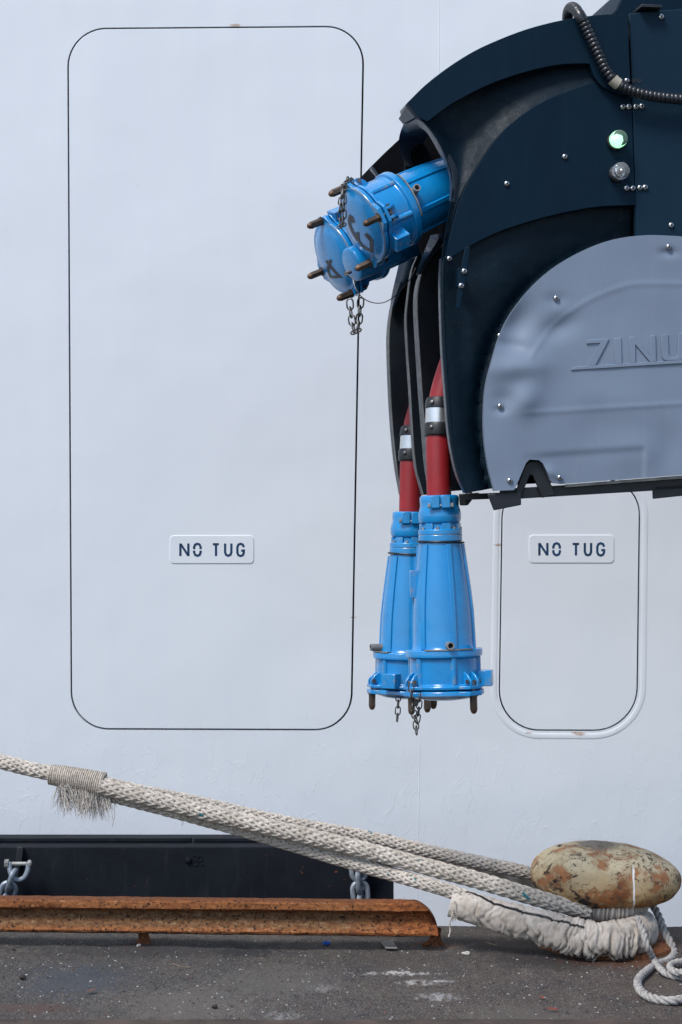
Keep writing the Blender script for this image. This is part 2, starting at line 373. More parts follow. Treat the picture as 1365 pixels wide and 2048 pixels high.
def m_bollard(cx, zlo, cz):
    s = N('chipped_cream_bollard_paint')
    a = s.noise(7, 6, 0.62, None, 0.3); b = s.noise(26, 7, 0.68, None, 0.5); k = s.noise(12, 7, 0.66, s.map((1, 1, 1), (4, 2, 1)), 0.5); x = s.xyz()
    c = s.mix(s.ramp(a, [(0.3, 0.0), (0.7, 1.0)]), (0.40, 0.325, 0.195), (0.55, 0.48, 0.335))
    lo = s.ramp(s.math('MULTIPLY_ADD', x[2], -4.2, 0.5), [(0.22, 0.0), (0.80, 1.0)])
    stain = s.math('MULTIPLY', lo, s.ramp(b, [(0.25, 0.45), (0.55, 1.0)]))
    c = s.mix(s.math('MULTIPLY', stain, 0.9), c, (0.36, 0.19, 0.055))
    gr = s.ramp(s.noise(48, 6, 0.75), [(0.50, 0.0), (0.62, 1.0)]); c = s.mix(s.math('MULTIPLY', gr, s.ramp(s.noise(8, 4), [(0.4, 0.0), (0.7, 0.6)])), c, (0.15, 0.10, 0.06))
    rz = s.math('MULTIPLY', s.ramp(s.math('ADD', k, s.math('MULTIPLY', lo, 0.04)), [(0.50, 0.0), (0.58, 1.0)]), s.ramp(b, [(0.38, 0.25), (0.5, 1.0)]))
    c = s.mix(s.math('MULTIPLY', rz, 0.85), c, s.ramp(b, [(0.35, (0.10, 0.035, 0.017)), (0.5, (0.27, 0.085, 0.025)), (0.65, (0.34, 0.15, 0.06))]))
    ch = s.math('MULTIPLY', s.ramp(s.noise(15, 8, 0.68, s.map((1, 1, 1.3), (1.3, 7, 2)), 0.5), [(0.56, 0.0), (0.58, 1.0)]), s.ramp(s.noise(4.5, 3, 0.5, s.map((1, 1, 1), (3, 1, 5))), [(0.44, 0.0), (0.54, 1.0)]))
    c = s.mix(s.math('MULTIPLY', ch, s.ramp(b, [(0.36, 0.3), (0.52, 1.0)])), c, s.ramp(b, [(0.42, (0.085, 0.045, 0.025)), (0.56, (0.028, 0.024, 0.024))]))
    c = s.mix(s.math('MULTIPLY', s.spot((0.03, -0.2, -0.02), 0.07, 0.5, 0.5, 26, (0.6, 3, 1.1)), 0.85), c, s.ramp(b, [(0.38, (0.045, 0.025, 0.018)), (0.5, (0.20, 0.065, 0.022)), (0.62, (0.30, 0.13, 0.05))]))
    f2 = s.math('MULTIPLY', s.ramp(s.noise(55, 6, 0.7, s.map((1, 1, 1), (2, 5, 1))), [(0.565, 0.0), (0.60, 1.0)]), s.ramp(s.noise(6, 3), [(0.40, 0.0), (0.52, 0.9)])); c = s.mix(f2, c, (0.05, 0.035, 0.027))
    cr = s.ramp(s.voro(16, s.map((1, 1, 1), (0.3, 0, 0)), 'DISTANCE_TO_EDGE'), [(0.0, 1.0), (0.018, 0.0)])
    c = s.mix(s.math('MULTIPLY', cr, s.ramp(s.noise(9, 3), [(0.5, 0.0), (0.6, 0.8)])), c, (0.05, 0.045, 0.04))
    c = s.mix(s.math('MULTIPLY', s.spot((-0.035, 0.0, 0.108), 0.075, 0.4, 0.25, 40, (1.35, 1.5, 0.5)), 0.9), c, s.ramp(b, [(0.4, (0.09, 0.085, 0.075)), (0.6, (0.17, 0.155, 0.13))]))
    # bird-lime streak
    wob = s.math('MULTIPLY', s.math('SUBTRACT', s.noise(14, 2, 0.5), 0.5), 0.02)
    dx = s.math('ABSOLUTE', s.math('SUBTRACT', s.math('ADD', x[0], wob), 0.075))
    fr = s.math('MULTIPLY', s.ramp(s.math('MULTIPLY', dx, 50), [(0.12, 1.0), (0.22, 0.0)]), s.ramp(s.math('MULTIPLY_ADD', x[2], 4.0, 0.5), [(0.08, 0.0), (0.2, 1.0), (0.70, 1.0), (0.78, 0.0)]))
    c = s.mix(s.math('MULTIPLY', fr, s.ramp(x[1], [(0.0, 1.0), (0.02, 0.0)])), c, (0.75, 0.75, 0.74))
    h = s.math('ADD', s.math('MULTIPLY', ch, -1.3), s.math('ADD', s.math('MULTIPLY', rz, -0.5), s.math('MULTIPLY', b, 0.7)))
    return s.out(c, 0.78, bump=h, bs=0.75, bd=0.006, spec=0.3)
def m_rope(name, c1, c2):
    s = N(name)
    a = s.noise(14, 5, 0.65); b = s.noise(90, 4, 0.7); f = s.noise(260, 2, 0.7)
    c = s.mix(s.ramp(a, [(0.3, 0.0), (0.7, 1.0)]), c1, c2)
    c = s.mix(s.ramp(b, [(0.36, 0.75), (0.52, 0.0)]), c, tuple(x * 0.42 for x in c1)); c = s.mix(s.ramp(s.noise(4, 4), [(0.5, 0.0), (0.68, 0.35)]), c, tuple(x * 0.6 for x in c1))
    return s.out(c, 0.95, bump=s.math('ADD', b, f), bs=0.8, bd=0.003, spec=0.15)
def m_cloth():
    s = N('dirty_canvas')
    a = s.noise(10, 6, 0.65); b = s.noise(42, 5, 0.65); wv = s.noise(330, 2, 0.6)
    c = s.mix(s.ramp(a, [(0.32, 0.0), (0.68, 1.0)]), (0.36, 0.31, 0.265), (0.56, 0.51, 0.455))
    c = s.mix(s.math('MULTIPLY', s.ramp(b, [(0.52, 0.0), (0.68, 1.0)]), 0.5), c, (0.22, 0.165, 0.12))
    return s.out(c, 0.95, bump=s.math('ADD', s.math('MULTIPLY', s.noise(32, 6, 0.7, s.map((1, 1, 0.5)), 1.0), 0.6), s.math('MULTIPLY', wv, 0.3)), bs=0.7, bd=0.006, spec=0.15)
def m_fender():
    s = N('black_painted_fender_steel')
    a = s.noise(5, 6, 0.65); b = s.noise(30, 6, 0.7); v = s.noise(8, 5, 0.65, s.map((3, 3, 0.5)))
    c = s.mix(s.ramp(a, [(0.35, 0.0), (0.7, 1.0)]), (0.004, 0.006, 0.010), (0.009, 0.012, 0.018))
    c = s.mix(s.math('MULTIPLY', s.ramp(v, [(0.55, 0.0), (0.75, 1.0)]), 0.4), c, (0.026, 0.030, 0.036))
    rr = s.math('MULTIPLY', s.ramp(b, [(0.63, 0.0), (0.67, 1.0)]), s.ramp(s.noise(2.4, 3), [(0.5, 0.0), (0.6, 1.0)]))
    c = s.mix(rr, c, (0.17, 0.06, 0.025))
    return s.out(c, 0.68, bump=b, bs=0.3, bd=0.003, spec=0.16)
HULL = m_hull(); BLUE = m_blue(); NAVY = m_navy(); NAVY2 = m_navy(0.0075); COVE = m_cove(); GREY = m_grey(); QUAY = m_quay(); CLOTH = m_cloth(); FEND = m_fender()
RUST = m_rust('rusty_ochre_steel', (0.25, 0.098, 0.036), 0.8, 1.0, True); RUSTD = m_rust('dark_rust', (0.16, 0.062, 0.03), 0.9, 1.5)
ROPE = m_rope('weathered_white_rope', (0.40, 0.355, 0.305), (0.64, 0.585, 0.52)); TEAL = m_flat('teal_marker_yarn', (0.02, 0.15, 0.18), 0.9)
LINE = m_rope('grey_throwing_line', (0.33, 0.315, 0.30), (0.47, 0.455, 0.435)); FRAY = m_rope('frayed_white_fibre', (0.58, 0.53, 0.47), (0.74, 0.69, 0.63)); TWINE = m_rope('whipping_twine', (0.44, 0.385, 0.325), (0.58, 0.52, 0.455))
BLACK = m_flat('black_steel', (0.010, 0.013, 0.018), 0.5, nz=0.3, sc=60); VOID = m_flat('black_inner_lining', (0.0025, 0.003, 0.005), 0.85, spec=0.1)
GASK = m_flat('black_gasket', (0.004, 0.006, 0.009), 0.8, spec=0.2); INK = m_flat('navy_stencil_paint', (0.006, 0.045, 0.12), 0.5, nz=0.3, sc=80)
LIP = m_flat('grey_moulded_lip', (0.040, 0.050, 0.066), 0.32, nz=0.25, sc=50); GLOSS = m_flat('gloss_black_sheet', (0.010, 0.020, 0.034), 0.22, nz=0.25, sc=40)
WALLM = m_flat('black_channel_sheet', (0.010, 0.014, 0.020), 0.35, nz=0.25, sc=40, spec=0.3)
STEEL = m_flat('stainless_steel', (0.55, 0.56, 0.57), 0.28, 1.0, nz=0.12, sc=90); GALV = m_flat('galvanised_steel', (0.30, 0.34, 0.39), 0.5, 0.55, nz=0.3, sc=70, bs=0.4)
DSTEEL = m_flat('dark_chain_steel', (0.17, 0.165, 0.16), 0.42, 0.85, nz=0.4, sc=120); PIN = m_flat('browned_hex_pin', (0.095, 0.070, 0.052), 0.5, 0.5, nz=0.45, sc=70)
BRONZE = m_flat('worn_bronze_tip', (0.13, 0.075, 0.045), 0.5, 0.5, nz=0.35, sc=90); CABLE = m_flat('red_cable_jacket', (0.27, 0.010, 0.015), 0.5, nz=0.22, sc=45, bs=0.25)
RING = m_flat('black_rubber', (0.010, 0.012, 0.015), 0.45, nz=0.3, sc=60); MARK = m_flat('black_number_paint', (0.008, 0.010, 0.018), 0.4, nz=0.3)
CHROME = m_flat('bright_clamp_band', (0.68, 0.68, 0.68), 0.33, 0.9, nz=0.12, sc=60); ZINC = m_flat('worn_zinc_strip', (0.27, 0.27, 0.26), 0.5, 0.5, nz=0.4, sc=90)
COND = m_flat('black_corrugated_plastic', (0.012, 0.015, 0.020), 0.3, nz=0.3, sc=60); TAPE = m_flat('yellowed_tape', (0.45, 0.42, 0.33), 0.7, nz=0.3)
def glass(name, col):
    s = N(name); s.b.inputs['Transmission Weight'].default_value = 0.85; s.b.inputs['IOR'].default_value = 1.45
    return s.out(col, 0.06)
GCLEAR = glass('clear_ribbed_lens', (0.85, 0.88, 0.90)); GGREEN = glass('green_lit_lens', (0.62, 0.95, 0.72))
def emit(name, col, k):
    s = N(name); s.b.inputs['Emission Color'].default_value = col + (1,); s.b.inputs['Emission Strength'].default_value = k
    return s.out(col, 0.5)
GLOW = emit('green_signal_light', (0.55, 1.0, 0.66), 1.0)

# ------------------------------------------------------------------ setting: quay, water
def setting(o): o['kind'] = 'structure'; return o
def coords(spec):
    out = []
    for a, b, n in spec: out += [a + (b - a) * i / n for i in range(n)]
    return out + [spec[-1][1]]
xs = coords([(-120, -8, 8), (-8, -2, 8), (-2, 2.2, 210), (2.2, 8, 8), (8, 120, 8)])
ys = coords([(-90, -6, 8), (-6, 5.4, 16), (5.4, 7.40, 110)])
mb = MB(); rows = []
QE = 7.40
for y in ys:
    row = []
    for x in xs:
        near = max(0.0, 1 - max(0, abs(x) - 2.5) / 4) * max(0.0, min(1, (y - 4.0)))
        z = near * (0.010 * mn.noise(V((x * 2.1, y * 2.1, 0))) + 0.0045 * mn.noise(V((x * 11, y * 11, 3))) + 0.002 * mn.noise(V((x * 40, y * 40, 5))))
        e = max(0, (y - (QE - 0.07)) / 0.07)
        z -= near * e * e * (0.035 + 0.03 * mn.noise(V((x * 5, 1.7, 0))) + 0.015 * mn.noise(V((x * 19, 4.7, 0))))
        row.append(V((x, y, z)))
    rows.append(row)
for k, (dy, z) in enumerate(((0.035, -0.10), (0.045, -0.4), (0.045, -3.0))):
    rows.append([V((x, QE + dy + 0.012 * mn.noise(V((x * 6, z * 6, 2))) * (abs(x) < 4), z)) for x in xs])
mb.grid(rows); setting(mb.build('quay', QUAY, smooth=50))
s = N('harbour_water'); WATER = s.out((0.012, 0.03, 0.04), 0.08, bump=s.noise(2.5, 5, 0.6), bs=0.6, bd=0.05)
mb = MB(); mb.add([(-400, 7.3, -1.8), (400, 7.3, -1.8), (400, 900, -1.8), (-400, 900, -1.8)], [[0, 1, 2, 3]]); setting(mb.build('water', WATER, smooth=0))
# steel strip let into the quay at the picture's foot
y0 = G(682, 2046).y
mb = MB(); rr = [[V((x, y, z + 0.004 * mn.noise(V((x * 3, 9, 0))))) for x in coords([(-6, -2, 4), (-2, 2, 80), (2, 6, 4)])] for y, z in ((y0, 0.004), (y0 - 0.006, 0.012), (y0 - 0.07, 0.012), (y0 - 0.076, -0.01))]
mb.grid(rr); o = mb.build('steel_edging', m_flat('brown_edging', (0.060, 0.042, 0.034), 0.85, nz=0.35, sc=60), smooth=30); o['label'] = 'flat rusty steel strip let into the quay at the very bottom'; o['category'] = 'steel strip'

# ------------------------------------------------------------------ ship
ship = thing('ship', 'huge white ship side with two flush rounded doors reading NO TUG', 'ship', (0, 9.5, 0))
def quadmap(c00, c10, c11, c01):
    def f(u, v):
        a = V(c00).lerp(V(c10), u); b = V(c01).lerp(V(c11), u); return a.lerp(b, v)
    return f
def door_outline(tl, tr, br, bl, rads, n=12, wob=0.0):
    cs = [V(tl), V(tr), V(br), V(bl)]; out = []
    for i in range(4):
        c = cs[i]; a = (cs[i - 1] - c).normalized(); b = (cs[(i + 1) % 4] - c).normalized(); r = rads[i]
        for k in range(n + 1):
            t = k / n * math.pi / 2
            # quarter ellipse between c + a r and c + b r
            out.append(c + a * r * (1 - math.sin(t)) + b * r * (1 - math.cos(t)))
        d = cs[(i + 1) % 4] + (c - cs[(i + 1) % 4]).normalized() * rads[(i + 1) % 4]; st = c + b * r
        for k in range(1, 8): out.append(st.lerp(d, k / 8))
    return out
def inset(loop, d):
    n = len(loop); cx = sum((p for p in loop), V((0, 0))) / n; out = []
    for i in range(n):
        t = (loop[(i + 1) % n] - loop[i - 1]).normalized(); nn = V((-t.y, t.x))
        if nn.dot(cx - loop[i]) < 0: nn = -nn
        out.append(loop[i] + nn * d)
    return out
D1 = door_outline((134, 55), (730, 50), (704.5, 1462), (141.5, 1460), (78, 78, 74, 76))
D2 = door_outline((1004.5, 962), (1282.5, 956), (1276, 1463), (997, 1462), (74, 74, 88, 82))
hull_out = [(-9000, -7000), (9500, -7000), (9500, 2100), (-9000, 2100)]
mb = MB(); back = -HN
fill_plate(mb, hull_out, lambda x, y: H(x, y), 0, 0.06, back, holes=(D1, D2)); mb.build('hull', HULL, ship, smooth=30)
def H2(x, y, off=0.0): return H(x, y, off)
doors = []
for nm, loop, gap, lab in (('door', D1, 3.4, 'large flush door, tall with rounded corners'), ('door', D2, 2.9, 'small flush door inside a raised weld frame')):
    ins = inset(loop, gap)
    mb = MB(); fill_plate(mb, ins, lambda x, y: H(x, y, 0.001), 0, 0.05, back)
    d = mb.build(nm, HULL, ship, smooth=30, bevel=0.002, label=lab); doors.append(d)
    mb = MB(); fill_plate(mb, inset(loop, -14), lambda x, y: H(x, y, -0.0625), 0, 0.01, back); mb.build('gasket', GASK, d, smooth=0)
# raised coaming round the small door
ring = inset(D2, -10); path = [H(p.x, p.y, 0.0) for p in ring]
mb = MB(); n = len(path); rr = []
for k in range(9):
    a = math.pi * k / 8; rr.append([path[i] + (H(ring[i].x, ring[i].y) - H(*inset(D2, 0)[i])).normalized() * (0.0150 * math.cos(a)) + HN * (0.0022 * math.sin(a) + 0.0006 * mn.noise(path[i] * 30)) for i in range(n)] )
mb.grid(rr, wrap=True); mb.build('door_frame', HULL, ship, smooth=60)
# raised sign plates and stencil letters
LET = {'N': [[(0, 1), (0, 0)], [(0.02, 0.03), (0.98, 0.97)], [(1, 1), (1, 0)]],
       'O': [[(0, .45), (0, .28), (.16, .07), (.5, 0), (.84, .07), (1, .28), (1, .45)], [(0, .57), (0, .73), (.16, .93), (.5, 1), (.84, .93), (1, .73), (1, .57)]],
       'T': [[(0, .06), (1, .06)], [(.52, .1), (.52, 1)]], 'U': [[(0, 0), (0, .72), (.16, .93), (.5, 1), (.84, .93), (1, .72), (1, 0)]],
       'G': [[(1, .28), (.84, .07), (.5, 0), (.16, .07), (0, .28), (0, .73), (.16, .93), (.5, 1), (.84, .93), (1, .74), (1, .56), (.58, .56)]]}
for d, (x0, y0_, x1, y1), lets in ((doors[0], (340, 1071, 508, 1127), [('N', 361, 1087, 16, 25), ('O', 388.5, 1087.5, 13, 24), ('T', 426, 1087, 12, 25), ('U', 450.5, 1087, 12.5, 24.5), ('G', 475, 1087.5, 13, 24.5)]),
                                   (doors[1], (1059, 1070, 1229, 1126), [('N', 1079.5, 1086, 16, 25), ('O', 1107.5, 1086.5, 13, 24), ('T', 1146, 1086.5, 13, 24.5), ('U', 1170.5, 1086, 12.5, 24.5), ('G', 1195.5, 1086.5, 13.5, 24.5)])):
    o2 = [(p[0], p[1]) for p in rrect(x0, y0_, x1, y1, 8, 5)]
    mb = MB(); mb.prism([H(x, y, 0.0042) for x, y in o2], [H(x, y, -0.002) for x, y in o2]); pl = mb.build('sign_plate', HULL, d, bevel=0.002, seg=3)
    for word in (lets[:2], lets[2:]):
      mb = MB()
      for ch, lx, ly, lw, lh in word:
        for st in LET[ch]:
            wd = 4.6 if not (ch == 'N' and len(st) == 2 and st[0][0] == 0.02) else 4.4
            mb.stroke([(lx + a * lw, ly + b * lh) for a, b in st], wd, lambda x, y, o: H(x, y, 0.0044 + o), 0.0006)
      mb.build('lettering', INK, pl, smooth=0)
# weld seams on the plating
for pts in ([(879, -400), (878, 210)], [(840, 1470), (834, 1900)], [(-2000, -120), (3200, -190)]):
    mb = MB(); q = spline([(a, b, 0) for a, b in pts], 60); mb.tube([H(p.x, p.y, -0.0025 + 0.0006 * mn.noise(p * 0.2)) for p in q], 0.0038, 8); mb.build('weld_seam', HULL, ship)

# ------------------------------------------------------------------ fender on the water side of the quay
FY = 7.72
fe = thing('fender', 'long black steel fender panel standing behind the rusty quay beam', 'fender', P(300, 1750, FY))
xl, xr = -6.0, P(788, 1700, FY).x; zt = P(0, 1694, FY).z
mb = MB(); mb.box(((xl + xr) / 2, FY + 0.15, (zt - 0.7) / 2), ((xr - xl) / 2, 0, 0), (0, 0.15, 0), (0, 0, (zt + 0.7) / 2)); mb.build('panel', FEND, fe, bevel=0.006)
mb = MB()
cutx = P(382, 1685, FY).x
for a, b in ((xl + 0.003, cutx - 0.004), (cutx + 0.004, xr - 0.003)):
    mb.box(((a + b) / 2, FY + 0.115, zt + 0.0105), ((b - a) / 2, 0, 0), (0, 0.02, 0), (0, 0, 0.008))
mb.build('rear_lip', FEND, fe, bevel=0.003)
mb = MB(); mb.lathe([(0.014, 0), (0.014, 0.004), (0.009, 0.012), (0.0, 0.014)], P(377, 1721, FY - 0.001), (0, -1, 0), seg=12); mb.build('bolt', FEND, fe)
mb = MB()
for dx, dy in ((391, 1716), (401, 1718), (392, 1727), (402, 1726)):
    mb.tube([P(dx + 5 * math.cos(a), dy + 5 * math.sin(a), FY - 0.001) for a in [2 * math.pi * i / 14 for i in range(14)]], 0.0022, 6, closed=True)
mb.build('stamped_rings', FEND, fe)
def link(mb, c, u, vv, L, W, wr, mi=0, n=10, seg=8):
    pts = []; hl, hw = L / 2 - W / 2, W / 2
    for s_, c0 in ((1, hl), (-1, -hl)):
        for k in range(n + 1):
            a = -math.pi / 2 + math.pi * k / n
            pts.append(c + u * (c0 + s_ * hw * math.cos(a)) + vv * (hw * math.sin(a) * s_))
    mb.tube(pts, wr, seg, closed=True, mi=mi)
def chain_links(path, pitch):
    n = max(2, int(plen(path) / pitch) + 1); return spline(path, n + 1)
def bracket(x, y, parent_label, name, lab, pts, Lk, top=True):
    t = thing(name, lab, 'chain', P(x, y, FY - 0.04), 'galvanised chains holding the fender')
    if top:
        mb = MB(); mb.prism([P(x + a, y + b, FY - 0.002) for a, b in ((-4, -34), (8, -34), (5, -6), (0, 14), (-9, 12), (-8, -6))], [P(x + a, y + b, FY - 0.03) for a, b in ((-4, -34), (8, -34), (5, -6), (0, 14), (-9, 12), (-8, -6))])
        mb.build('bracket', BLACK, t, bevel=0.003)
        mb = MB(); c = P(x - 1, y, FY - 0.075); ax = V((1, 0, 0))
        mb.tube([c - ax * 0.05, c + ax * 0.052], 0.0085, 10); mb.lathe([(0.019, 0), (0.019, 0.018)], c - ax * 0.058, ax, seg=6); mb.lathe([(0.0155, 0), (0.0155, 0.013)], c + ax * 0.036, ax, seg=6)
        mb.build('shackle_bolt', ZINC, t, bevel=0.0015)
        mb = MB(); q = spline([c + V((-0.036, 0, 0.008)), c + V((-0.037, -0.004, -0.02)), c + V((-0.024, -0.01, -0.052)), c + V((0, -0.012, -0.063)), c + V((0.024, -0.01, -0.052)), c + V((0.037, -0.004, -0.02)), c + V((0.036, 0, 0.008))], 24)
        mb.tube(q, 0.0105, 10); mb.build('shackle', GALV, t)
    for i, (px, py, dy, tw) in enumerate(pts):
        mb = MB(); c = P(px, py, FY - dy); u = V((pts[min(i + 1, len(pts) - 1)][0] - pts[max(i - 1, 0)][0], 0, -(pts[min(i + 1, len(pts) - 1)][1] - pts[max(i - 1, 0)][1]))).normalized()
        side = u.cross(V((0, 1, 0))); vv = (side * math.cos(tw) + V((0, 1, 0)) * math.sin(tw)).normalized()
        link(mb, c, u, vv, Lk, Lk * 0.64, Lk * 0.115); mb.build('link', GALV, t)
    return t
bracket(39, 1728, '', 'fender_chain', 'grey chain with bolted shackle on the fender, near the left edge', [(23, 1762, 0.088, 1.45), (14, 1787, 0.092, 0.12), (4, 1811, 0.094, 1.45), (-6, 1836, 0.094, 0.15)], 0.090)
bracket(722, 1700, '', 'fender_chain', 'grey chain hanging from the fender below the ropes', [(716, 1712, 0.05, 1.3), (718, 1738, 0.05, 0.1), (720, 1764, 0.05, 1.3), (721, 1787, 0.05, 0.1), (724, 1812, 0.05, 1.3)], 0.093)

# ------------------------------------------------------------------ rusty quay beam
RYL, RYR = 6.985, 6.895
bl, br = P(-520, 1800, 7.02), P(878, 1800, RYR)
be = thing('quay_beam', 'rusty orange steel beam on short feet along the quay edge', 'steel beam', (P(300, 1800, 6.95).x, 6.95, 0))
prof = [(0.075, 0.055), (0.010, 0.055), (0.000, 0.060), (-0.003, 0.068), (0.006, 0.076), (0.022, 0.088), (0.034, 0.105), (0.036, 0.130), (0.028, 0.139), (0.004, 0.1435), (-0.002, 0.150), (-0.001, 0.172), (0.006, 0.1765), (0.020, 0.1800), (0.060, 0.1800)]
mb = MB(); rows = []
for x in coords([(-6.0, -1.35, 60), (-1.35, 0.24, 130), (0.24, br.x - 0.02, 40), (br.x - 0.02, br.x, 16)]):
    u = (x - bl.x) / (br.x - bl.x); yb = 7.02 + (RYR - 7.02) * u
    e = max(0.0, (x - (br.x - 0.115)) / 0.115); zc = 0.1835 - 0.125 * (1 - math.sqrt(max(0, 1 - e * e)))
    row = []
    for (dy, z) in prof:
        zz = min(z, zc) if z > 0.06 else z
        k = 0.0016 * mn.noise(V((x * 14, z * 30, dy * 30))) + 0.001 * mn.noise(V((x * 50, z * 70, dy * 50)))
        row.append(V((x, yb + dy + k + (0.02 * e * e if z > 0.06 else 0.01 * e * e), zz + k)))
    rows.append(row)
mb.grid(rows, wrap=True); mb.add(rows[-1], [list(range(len(prof)))]); mb.add(rows[0], [list(range(len(prof)))])
mb.build('beam', RUST, be, smooth=40)
for px, py in ((286, 1889), (872, 1891), (-300, 1888), (-1100, 1880)):
    c = G(px, py); mb = MB(); rr = []
    for k, (r, z) in enumerate(((0.034, -0.005), (0.028, 0.008), (0.021, 0.02), (0.019, 0.04), (0.024, 0.058))):
        rr.append([c + V((r * math.cos(a), 0.02 + r * math.sin(a), z)) * (1) + V((0.006 * mn.noise(V((a, z * 40, px)))) for _ in range(3)) if False else c + V((r * (1 + 0.35 * mn.noise(V((math.cos(a) * 2, math.sin(a) * 2, z * 30 + px)))) * math.cos(a), 0.02 + r * (1 + 0.35 * mn.noise(V((math.cos(a) * 2, 7 + math.sin(a) * 2, z * 30)))) * math.sin(a), z)) for a in [2 * math.pi * i / 16 for i in range(16)]])
    mb.grid(rr, wrap=True); mb.build('foot', RUSTD, be, smooth=50)

# ------------------------------------------------------------------ bollard
BX, BY = (1213 - 682.5) / F * 7.03, 7.03
bo = thing('mooring_bollard', 'squat mushroom mooring bollard in flaking cream paint and rust', 'bollard', (BX, BY, 0))
bc = V((BX, BY - 0.0, 1.6 - (1750.5 - 1024) / F * 7.03))
BOL = m_bollard(0, 0, 0)
mb = MB(); rows = []
def sp(v, e): return math.copysign(abs(v) ** e, v)
for i in range(49):
    ph = -math.pi / 2 + math.pi * i / 48; row = []
    for k in range(96):
        th = 2 * math.pi * k / 96
        x = sp(math.cos(ph), 0.80 if ph > 0 else 0.62) * sp(math.cos(th), 0.9) * 0.276; y = sp(math.cos(ph), 0.80 if ph > 0 else 0.62) * sp(math.sin(th), 0.9) * 0.205; z = sp(math.sin(ph), 0.84 if ph > 0 else 0.72) * 0.112
        z += (-0.018 * x / 0.27 - 0.02 * (x / 0.27) ** 2 + 0.006) * (0.5 + 0.5 * z / 0.1175) + 0.010 * (x / 0.27) ** 2 * (z < 0)
        p = V((x, y, z)); p += p.normalized() * (0.004 * mn.noise(p * 12) + 0.0025 * mn.noise(p * 35) + 0.006 * mn.noise(p * 5))
        row.append(p)
    rows.append(row)
mb.grid(rows, wrap=True); cap = mb.build('cap', BOL, None, smooth=60); cap.parent = bo; cap.location = bc - V((BX, BY, 0))
mb = MB(); mb.lathe([(0.26, -0.01), (0.255, 0.012), (0.22, 0.022), (0.15, 0.03), (0.125, 0.06), (0.118, 0.14), (0.135, 0.19), (0.17, 0.215)], (BX, BY, 0), (0, 0, 1), seg=48); mb.build('stem', RUSTD, bo, smooth=50)

# ------------------------------------------------------------------ mooring ropes
def braid(mb, path, Rr, pitch, ph0=0.0, seg=7, mi=(0, 1), fleck=0.007, amp=0.055, sr=0.225):
    Lp = plen(path); n = int(Lp / 0.0075); pts = spline(path, n); fr = frames(pts, up=V((0, 0, 1)))
    ds = Lp / (n - 1)
    rad = Rr if callable(Rr) else (lambda u: Rr)
    NS = 8
    for sgn in (1, -1):
        for k in range(NS):
            q = []; rs = []
            for i in range(n):
                s_ = i * ds; phi = 2 * math.pi * s_ / pitch + ph0; R0 = rad(i / (n - 1))
                ang = sgn * phi + k * 2 * math.pi / NS + (math.pi / NS if sgn < 0 else 0)
                mm = (NS * phi - math.pi / 2) / math.pi
                r0 = R0 * (0.79 + sgn * amp * math.cos(math.pi / 2 * (sgn * mm + 2 * k) + math.pi / 4))
                _, a, b = fr[i]; nz = 0.05 * R0 * mn.noise(V((s_ * 60, k * 3.1, sgn * 2.3)))
                q.append(pts[i] + (a * math.cos(ang) + b * math.sin(ang)) * (r0 + nz)); rs.append(R0 * sr * (1 + 0.16 * mn.noise(V((s_ * 90, k * 5, sgn)))))
            b0 = len(mb.m); mb.tube(q, rs, seg, mi=mi[0])
            i = 0
            while i < n - 1:
                if random.random() < fleck * 0.6:
                    ln = random.randint(2, 5); kk = random.randint(0, seg - 1)
                    for j in range(i, min(n - 1, i + ln)):
                        for m_ in (0, 1): mb.m[b0 + j * seg + (kk + m_) % seg] = mi[1]
                    i += ln
                i += 1
    mb.tube(pts, [rad(i / (n - 1)) * 0.80 for i in range(n)], 12, mi=mi[0])
def fuzz(mb, path, Rr, count, ln, mi=0):
    pts = spline(path, 200); fr = frames(pts, up=V((0, 0, 1)))
    for _ in range(count):
        i = random.randint(0, 199); a = random.uniform(0, 2 * math.pi); t, e, b = fr[i]; o = e * math.cos(a) + b * math.sin(a)
        p0 = pts[i] + o * Rr * 0.92; d = (o * 0.7 + t * random.uniform(-1, 1) + V((0, 0, -0.2))).normalized() * random.uniform(0.3, 1) * ln
        sd_ = t.cross(o).normalized() * 0.0006
        mb.add([p0 - sd_, p0 + sd_, p0 + d], [[0, 1, 2]], mi)
mr = thing('mooring_rope', 'thick white plaited rope bound with twine, splitting into two legs around the bollard neck', 'rope', P(160, 1560, 7.12), 'mooring ropes')
main = [P(-3000, 620, 9.3), P(-2000, 1000, 8.5), P(-1100, 1275, 7.75), P(-420, 1436, 7.30), P(-180, 1488, 7.22), P(-20, 1519, 7.16), P(90, 1545, 7.12), P(160, 1558, 7.10), P(225, 1572, 7.09)]
mb = MB(); braid(mb, main, 0.0275, 0.29); fuzz(mb, main, 0.028, 900, 0.014); mb.build('standing_part', [ROPE, TEAL], mr, smooth=60)
legA = [P(205, 1566, 7.10), P(280, 1583, 7.11), P(400, 1607, 7.14), P(560, 1643, 7.17), P(720, 1672, 7.19), P(880, 1708, 7.20), P(1010, 1736, 7.20), P(1090, 1752, 7.20), P(1180, 1764, 7.18)]
mb = MB(); braid(mb, legA, 0.0250, 0.27, 0.6); fuzz(mb, legA, 0.0255, 1500, 0.014); mb.build('upper_leg', [ROPE, TEAL], mr, smooth=60)
legB = [P(200, 1572, 7.07), P(280, 1592, 7.05), P(400, 1622, 7.02), P(560, 1660, 6.98), P(720, 1698, 6.95), P(880, 1741, 6.92), P(963, 1763, 6.91), P(1010, 1777, 6.90), P(1100, 1804, 6.89), P(1180, 1822, 6.90)]
mb = MB(); braid(mb, legB, 0.0305, 0.32, 1.1); fuzz(mb, legB, 0.031, 2600, 0.017); mb.build('middle_leg', [ROPE, TEAL], mr, smooth=60)
